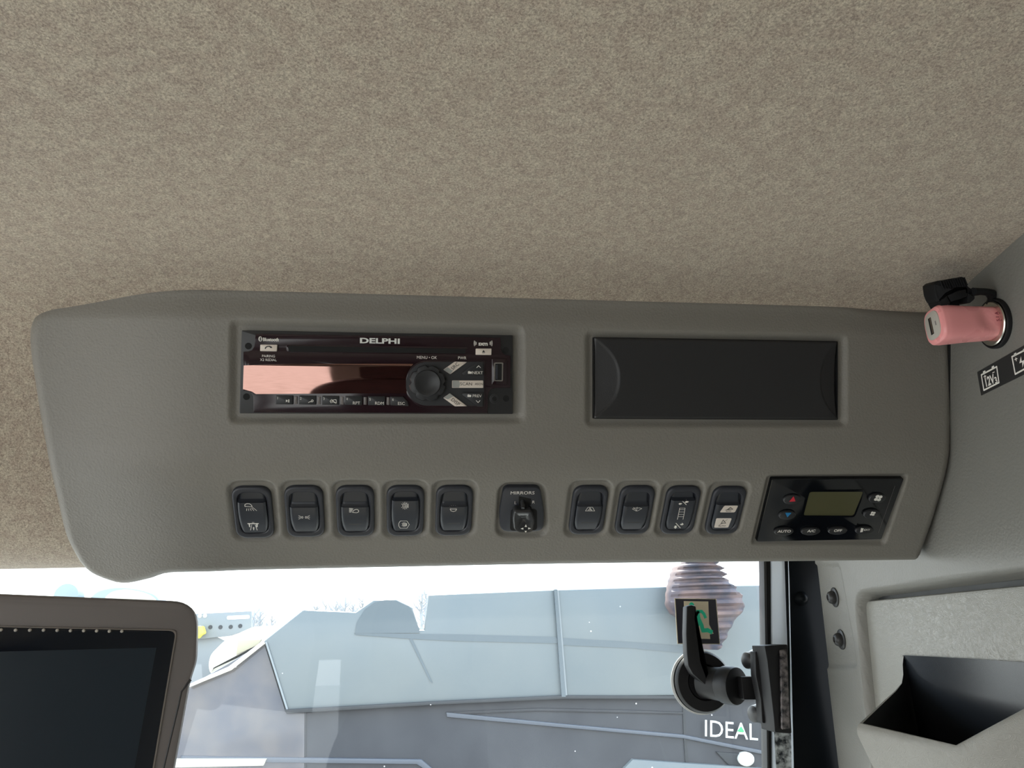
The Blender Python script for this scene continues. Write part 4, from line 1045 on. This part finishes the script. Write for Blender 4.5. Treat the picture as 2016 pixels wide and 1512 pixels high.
lvp = [c8(258, 372), c8(292, 360), c8(325, 370), c8(328, 420), c8(322, 460), c8(346, 540), c8(345, 610), c8(365, 680), c8(362, 760), c8(375, 800), c8(430, 850), c8(432, 960), c8(380, 920), c8(300, 850), c8(268, 790), c8(258, 700), c8(253, 560)]
LVf = Frame(pt(1378, 1270, .825), [1, 0, 0], [0, 0, 1], [0, -1, 0])
LVP = roundpoly([LVf.loc(*p)[:2] for p in lvp], .0012, 3)
o = MB().prism(LVP, -.012, 0, .0016).build('lever', MT['black'], lt_); o.matrix_local = LF.mat().inverted() @ LVf.mat()
def lat(name, pts, d, th_, m=MT['black'], c=.001, rnd=.0015):
    f = Frame(pt(*pts[0], d), [1, 0, 0], [0, 0, 1], [0, -1, 0])
    P = roundpoly([f.loc(*c8(*p))[:2] for p in pts], rnd, 3) if False else [f.loc(*c8(*p))[:2] for p in pts]
    P = roundpoly(P, rnd, 3); o = MB().prism(P, -th_, 0, c).build(name, m, lt_); o.matrix_local = LF.mat().inverted() @ f.mat(); return o
lat('arm', [(640, 868), (830, 870), (850, 1028), (660, 1032)], .815, .02)
lat('hinge_plate', [(740, 690), (862, 690), (850, 1200), (790, 1195), (780, 1030), (745, 860)], .835, .012)
lat('clamp_bracket', [(806, 650), (970, 640), (1000, 1270), (880, 1262), (872, 1160), (826, 760)], .825, .03)
lat('steel_wear_strip', [(920, 680), (968, 672), (990, 1240), (930, 1240), (925, 900)], .8235, .003, MT['scuffed'] if False else mat('worn_paint', (.03, .03, .03), .25, vary=(160, (.008, .008, .010), (.16, .14, .14))))
for x, y in ((708, 752), (752, 1128)):
    f = Frame(pt(*c8(x, y), .83), [0, 0, 1], [0, 1, 0], [-1, 0, 0]); q_ = LF.tol(f.o)
    MB().tube([q_+[-.007, 0, .003], q_+[-.0055, 0, .0025], q_+[.001, 0, 0], q_+[.006, 0, -.001]], [.006, .0085, .0095, .0115], 22).build('bolt', MT['chassis'], lt_)
f = wf
on(wf, [(1524, 1425), (1556, 1425), (1566, 1560), (1532, 1560)], .007, .0095, 'scraped_face', MT['scuffed'], se)

# exit sticker on the glass
XF = GL.at(*c8(330, 475)); st_ = empty('exit_sticker', XF, 'emergency exit sticker with green running figure on the windscreen glass', 'sticker')
def x8(pts, h=.001): return [XF.loc(*c8(*p), h)[:2] for p in pts]
MB().prism(x8([(172, 315), (467, 318), (494, 640), (193, 637)]), .0003, .0008).build('edge', MT['beige'], st_)
MB().prism(x8([(178, 320), (462, 322), (489, 635), (198, 632)]), .0007, .0010).build('backing', MT['sticker'], st_)
MB().prism(x8([(237, 335), (410, 337), (416, 500), (448, 564), (420, 570), (424, 602), (345, 600), (250, 596)], .0012), .0009, .0012).build('doorway', MT['beige'], st_)
fg = MB(); wq = 24*.279*GL.ppx(1370, 1220)
fg.stroke(x8([(332, 408), (362, 408), (378, 425), (388, 448)]), wq*.9, .0012); fg.stroke(x8([(334, 415), (342, 460), (362, 505), (372, 542), (405, 540), (430, 552)]), wq*1.15, .0012)
fg.stroke(x8([(330, 420), (318, 450), (300, 470)]), wq*.8, .0012); fg.stroke(x8([(345, 490), (320, 520), (290, 545)]), wq, .0012)
hc = x8([(292, 362)])[0]; fg.poly([(hc[0]+wq*.75*math.cos(t), hc[1]+wq*.75*math.sin(t)) for t in np.linspace(0, 6.283, 18)[:-1]], .0012)
fg.build('running_figure', MT['green'], st_, 0)

# ------------------------------------------------------------------ outside: the neighbouring harvester
NB = Frame([0, 7.0, cz], U, [0, 0, 1], [0, -1, 0]); NF = NB.at(950, 1400)
hv = empty('combine_harvester', NF, 'dark grey combine harvester with pale blue tinted side panels standing alongside', 'combine harvester')
def npts(pts, h=0): return [NF.loc(*p, h)[:2] for p in pts]
def np_(name, pts, h0, h1, m, c=.0, rnd=0, **k_):
    P = npts(pts, h1); P = roundpoly(P, rnd, 6) if rnd else P
    return MB().prism(P, h0, h1, c).build(name, m, hv, **k_)
np_('main_body', [(345, 1405), (560, 1400), (850, 1384), (1108, 1372), (1340, 1372), (1650, 1378), (1650, 2300), (345, 2300)], -2.0, 0, MT['body'], .03)
np_('rear_side_panel', [(519, 1262), (597, 1200), (700, 1205), (735, 1181), (780, 1180), (812, 1196), (826, 1240), (835, 1240), (843, 1171), (1092, 1161), (1108, 1371), (850, 1384), (566, 1400)], -.06, .06, MT['panelglass'], .02)
np_('front_side_panel', [(1094, 1161), (1334, 1154), (1650, 1150), (1650, 1376), (1340, 1370), (1112, 1372)], -.06, .07, MT['panelglass'], .02)
np_('reflection_band', [(697, 1246), (900, 1249), (1094, 1254), (1105, 1267), (900, 1262), (812, 1258), (700, 1250)], .05, .066, MT['panelshade'], 0)  # dark reflection across the rear panel, painted as a band
np_('reflection_band', [(1103, 1256), (1240, 1264), (1345, 1272), (1345, 1286), (1240, 1276), (1106, 1270)], .05, .076, MT['panelshade'], 0)  # the painted reflection carries on over the front panel
np_('dome_panel', [(699, 1247), (702, 1226), (718, 1200), (737, 1186), (760, 1181), (782, 1183), (806, 1194), (816, 1215), (826, 1246)], .05, .068, MT['panelshade'], 0)
np_('panel_crease', [(806, 1258), (812, 1258), (852, 1345), (846, 1340)], .05, .066, MT['panelshade'], 0)
np_('panel_lower_trim', [(560, 1397), (850, 1381), (1108, 1369), (1500, 1371), (1500, 1376), (1108, 1376), (850, 1388), (564, 1405)], -.02, .085, MT['seam'], .005)
np_('panel_edge', [(1091, 1160), (1097, 1160), (1114, 1372), (1106, 1372)], .05, .09, MT['panelshade'], 0)
np_('panel_edge', [(1097, 1162), (1100, 1162), (1117, 1372), (1114, 1372)], .05, .08, MT['plate'], 0)
np_('corner_edge', [(522, 1264), (525.5, 1264), (568, 1399), (564, 1399)], .05, .07, MT['plate'], 0)
np_('body_seam', [(599, 1402), (603, 1402), (601, 1620), (596, 1620)], -.01, .012, MT['seam'], 0)
np_('body_seam', [(1344, 1376), (1347, 1376), (1350, 1450), (1357, 1512), (1362, 1620), (1358, 1620), (1346, 1450)], -.01, .012, MT['seam'], 0)
np_('body_crease', [(878, 1402), (1100, 1424), (1345, 1446), (1505, 1478), (1505, 1486), (1345, 1454), (1100, 1432), (880, 1412)], -.01, .03, MT['bodyrib'], .01)
np_('body_crease', [(355, 1488), (830, 1495), (850, 1512), (850, 1524), (820, 1505), (355, 1500)], -.01, .03, MT['bodyrib'], .01)
np_('body_crease', [(880, 1402), (1060, 1394), (1240, 1398), (1345, 1402), (1345, 1406), (1240, 1404), (1060, 1400), (890, 1407)], -.01, .02, MT['body'], .005)
np_('lower_tinted_panel', [(1222, 1520), (1246, 1495), (1345, 1502), (1500, 1512), (1560, 1640), (1200, 1640)], -.01, .05, MT['panelglass'], .01)
# lamp
lq = NF.loc(1465, 1493, 0); s6 = NB.ppx(1465, 1493)
MB().prism(npts([(1410, 1480), (1480, 1485), (1487, 1512), (1440, 1512)], .02), -.01, .02, .005).build('lamp_recess', MT['seam'], hv)
MB().lathe(lq[0], lq[1], [(16*s6, .0), (16*s6, .05), (12*s6, .07), (.01, .075)], 30, 1, .8).build('work_lamp', mat('lamp_lens', (.85, .85, .78), .2), hv)
# badge
bd = MB()
p_ = NF.loc(1440, 1437, .05); bd.text('IDEAL', p_[0], p_[1], s6*31/.72, .05, R_(-6.5), .98, .0, .002); bd.build('badge_lettering', MT['silver'], hv, 0)
bd = MB().poly(npts([(1451, 1440), (1466, 1441), (1459, 1430)], .055), .056).build('badge_triangle', mat('green_badge', (.05, .55, .15), .4), hv, 0)
# its cab corner with glass
np_('cab_window', [(-500, 1850), (374, 1350), (520, 1265), (562, 1399), (600, 1402), (596, 1850)], -.5, .02, MT['darkglass'], .01)
np_('window_trim', [(374, 1346), (450, 1312), (516, 1262), (524, 1266), (456, 1320), (372, 1354)], -.05, .07, MT['chrome'], .01)
np_('white_crossbar', [(330, 1494), (525, 1494), (518, 1508), (330, 1512)], -.05, .05, MT['creamcab'], .01)

# dusty ribbed intake housing between the two machines
IF = Frame([0, 6.4, cz], U, [0, 0, 1], [0, -1, 0]).at(1410, 1190)
rows_ = [(40, 285, 540), (52, 270, 560), (70, 255, 530), (92, 245, 608), (112, 235, 560), (135, 228, 630), (160, 220, 580), (178, 214, 640), (205, 208, 640), (228, 203, 700), (255, 198, 690), (290, 194, 745), (330, 192, 735), (370, 200, 760), (410, 230, 740), (450, 300, 700), (500, 400, 650), (540, 430, 630), (580, 440, 600), (620, 450, 580), (650, 470, 540), (680, 485, 510)]
V = []; F = []; nn_ = 22
fine = []
for a, b in zip(rows_[:-1], rows_[1:]):
    for t in (0, .5): fine.append((a[0]+(b[0]-a[0])*t, a[1]+(b[1]-a[1])*t, a[2]+(b[2]-a[2])*t))
fine.append(rows_[-1])
for k_, (y, xl, xr_) in enumerate(fine):
    wv = 1.0 if k_ % 4 < 2 else .82
    A_, B_ = IF.loc(*c8(xl, y))[:2], IF.loc(*c8(xr_, y))[:2]; c = (A_+B_)/2; hw_ = (B_[0]-A_[0])/2
    for i in range(nn_):
        t = 2*math.pi*i/nn_; V.append((c[0]+hw_*math.cos(t), c[1], -.30+.30*wv*math.sin(t)))
for k_ in range(len(fine)-1):
    for i in range(nn_): F.append((k_*nn_+i, k_*nn_+(i+1) % nn_, (k_+1)*nn_+(i+1) % nn_, (k_+1)*nn_+i))
F.append(tuple(range(nn_)))
ob = MB().add(V, F).build('intake_bellows', MT['rust'], hv, 25, 'ribbed rusty-brown intake bellows'); ob.matrix_local = NF.mat().inverted() @ IF.mat()

# perforated plate, cream machine, yellow part at far left of the view
PF = Frame([0, 9.0, cz], U, [0, 0, 1], [0, -1, 0])
def thing(name, f, label, cat): return empty(name, f, label, cat)
def c9(x, y): return (340+x*.178571, 1100+y*.178571)
f = PF.at(440, 1230); pe = thing('perforated_plate', f, 'grey steel plate with a slot and a row of holes above the cream machine', 'steel plate')
MB().prism([f.loc(*c9(*p))[:2] for p in [(150, 612), (868, 576), (868, 770), (640, 850), (150, 900)]], -.05, 0, .005).build('plate', MT['plate'], pe)
MB().prism(roundpoly([f.loc(*c9(*p), .004)[:2] for p in [(598, 630), (848, 620), (848, 660), (598, 672)]], .03, 4), -.001, .004).build('slot', mat('sky_seen_slot', (.8, .8, .8), .5), pe)
for x, y in ((415, 755), (527, 755), (640, 752), (745, 742)):
    q_ = f.loc(*c9(x, y)); MB().lathe(q_[0], q_[1], [(.022, -.001), (.022, .004), (.001, .004)], 16).build('hole', MT['seam'], pe)
for x, y in ((300, 630), (357, 628)):
    q_ = f.loc(*c9(x, y)); MB().lathe(q_[0], q_[1], [(.022, -.001), (.022, .004), (.001, .004)], 16).build('hole', MT['cream'], pe, label='pale bolt hole')
f = PF.at(*c9(335, 800)); ob = MB().prism(roundpoly([f.loc(*c9(*p))[:2] for p in [(290, 745), (355, 740), (380, 825), (335, 845), (310, 880), (270, 880)]], .02), .02, .14, .01).build('marker_cap', MT['yellow'], None); ob.matrix_world = f.mat(); tag(ob, 'small yellow cap sticking out right of the monitor', 'cap')
f = Frame([0, 8.2, cz], U, [0, 0, 1], [0, -1, 0]).at(*c9(700, 950)); cm = thing('parked_machine', f, 'cream rounded machine hood parked behind the harvester cab', 'machine')
MB().prism(roundpoly([f.loc(*c9(*p))[:2] for p in [(560, 900), (760, 800), (880, 750), (1130, 735), (1330, 800), (1100, 1000), (700, 1250), (400, 1280), (375, 1180), (400, 1060)]], .05, 5), -.8, 0, .06).build('hood', MT['creamcab'], cm)
MB().prism([f.loc(*c9(*p), .01)[:2] for p in [(720, 900), (980, 890), (940, 950), (700, 1060)]], -.01, .01, .004).build('vent', mat('tan_vent', (.5, .44, .30), .5), cm)
f = PF.at(360, 1290); ob = MB().prism([f.loc(*p)[:2] for p in [(300, 1240), (400, 1240), (440, 1260), (440, 1345), (300, 1400)]], -.5, -.05, .02).build('implement_frame', MT['plate'], None); ob.matrix_world = f.mat(); tag(ob, 'dark grey implement frame between monitor and cream machine', 'implement')

# mirrors outside above the monitor
f = Frame([0, 2.2, cz], U, [0, 0, 1], [0, -1, 0]).at(245, 1175)
def cA(x, y): return (x*.285714, 1080+y*.285714)
sm = thing('outside_mirror', f, 'pale rounded outside mirror rising behind the top of the monitor', 'mirror')
mo_o = [f.loc(*cA(*p))[:2] for p in [(600, 350), (660, 290), (750, 266), (840, 260), (950, 272), (1060, 305), (1105, 350), (1100, 520), (600, 520)]]
MB().prism(roundpoly(mo_o, .02, 5), -.06, 0, .01).build('shell', mat('mirror_shell', (.30, .36, .40), .4), sm)
MB().prism(roundpoly([f.loc(*cA(*p), .002)[:2] for p in [(710, 350), (760, 300), (850, 278), (950, 290), (1040, 320), (1085, 355), (1080, 500), (710, 500)]], .02, 5), -.01, .002).build('mirror_glass', MT['chrome'], sm)
MB().tube([(0, -.10, -.03), (-.05, -.6, .4), (-.05, -1.0, 1.2)], .012, 10).build('arm', MT['black'], sm)
f = Frame([0, 2.2, cz], U, [0, 0, 1], [0, -1, 0]).at(128, 1172)
ob = MB().lathe(0, 0, [(.030, -.05), (.034, -.03), (.030, -.005), (.01, 0)], 30).build('beacon_lamp', mat('beacon_shell', (.28, .34, .36), .4), None); ob.matrix_world = f.mat(); MB().tube([(0, -.02, -.03), (-.05, -.6, .4), (-.05, -1.0, 1.2)], .010, 10).build('arm', MT['black'], ob); tag(ob, 'small round grey lamp peeking over the monitor top left of the mirror', 'lamp')

# bare trees on the horizon
def tree(px, py, d, hgt, lab):
    base = pt(px, py, d); bz = base[2]; mb = MB()
    x0, y0 = base[0], base[1]
    mb.tube([(0, 0, -3.4), (0, 0, hgt*.4), (.05, 0, hgt)], [.16, .12, .03], 6)
    for k_ in range(26):
        z = hgt*random.uniform(.1, .95); a = random.uniform(0, 6.28); l_ = (hgt-z)*.35+.5
        mb.tube([(0, 0, z), (math.cos(a)*l_*.5, math.sin(a)*l_*.5, z+l_*.5), (math.cos(a)*l_*.8, math.sin(a)*l_*.8, z+l_*1.1)], [.05, .03, .012], 4)
    o = mb.build('bare_tree', MT['bark'], None, 0); o.location = (x0, y0, 1.4); tag(o, lab, 'tree', 'bare trees on the horizon')
tl_ = [(500, 55, 1.4), (512, 60, 1.6), (535, 62, 1.2), (622, 55, 1.6), (640, 60, 1.9), (660, 52, 1.6), (678, 58, 2.2), (695, 56, 1.8), (712, 62, 2.2), (830, 56, 2.2), (838, 60, 2.4)]
for (x, d, hg) in tl_: tree(x, 1215, d, hg*1.35, 'thin bare tree standing between the perforated plate and the tinted panel corner' if x < 560 else 'leafless tree in the hazy row between the panel corner and its dome' if x < 800 else 'leafless tree in the gap between the dome and the tall side panel')
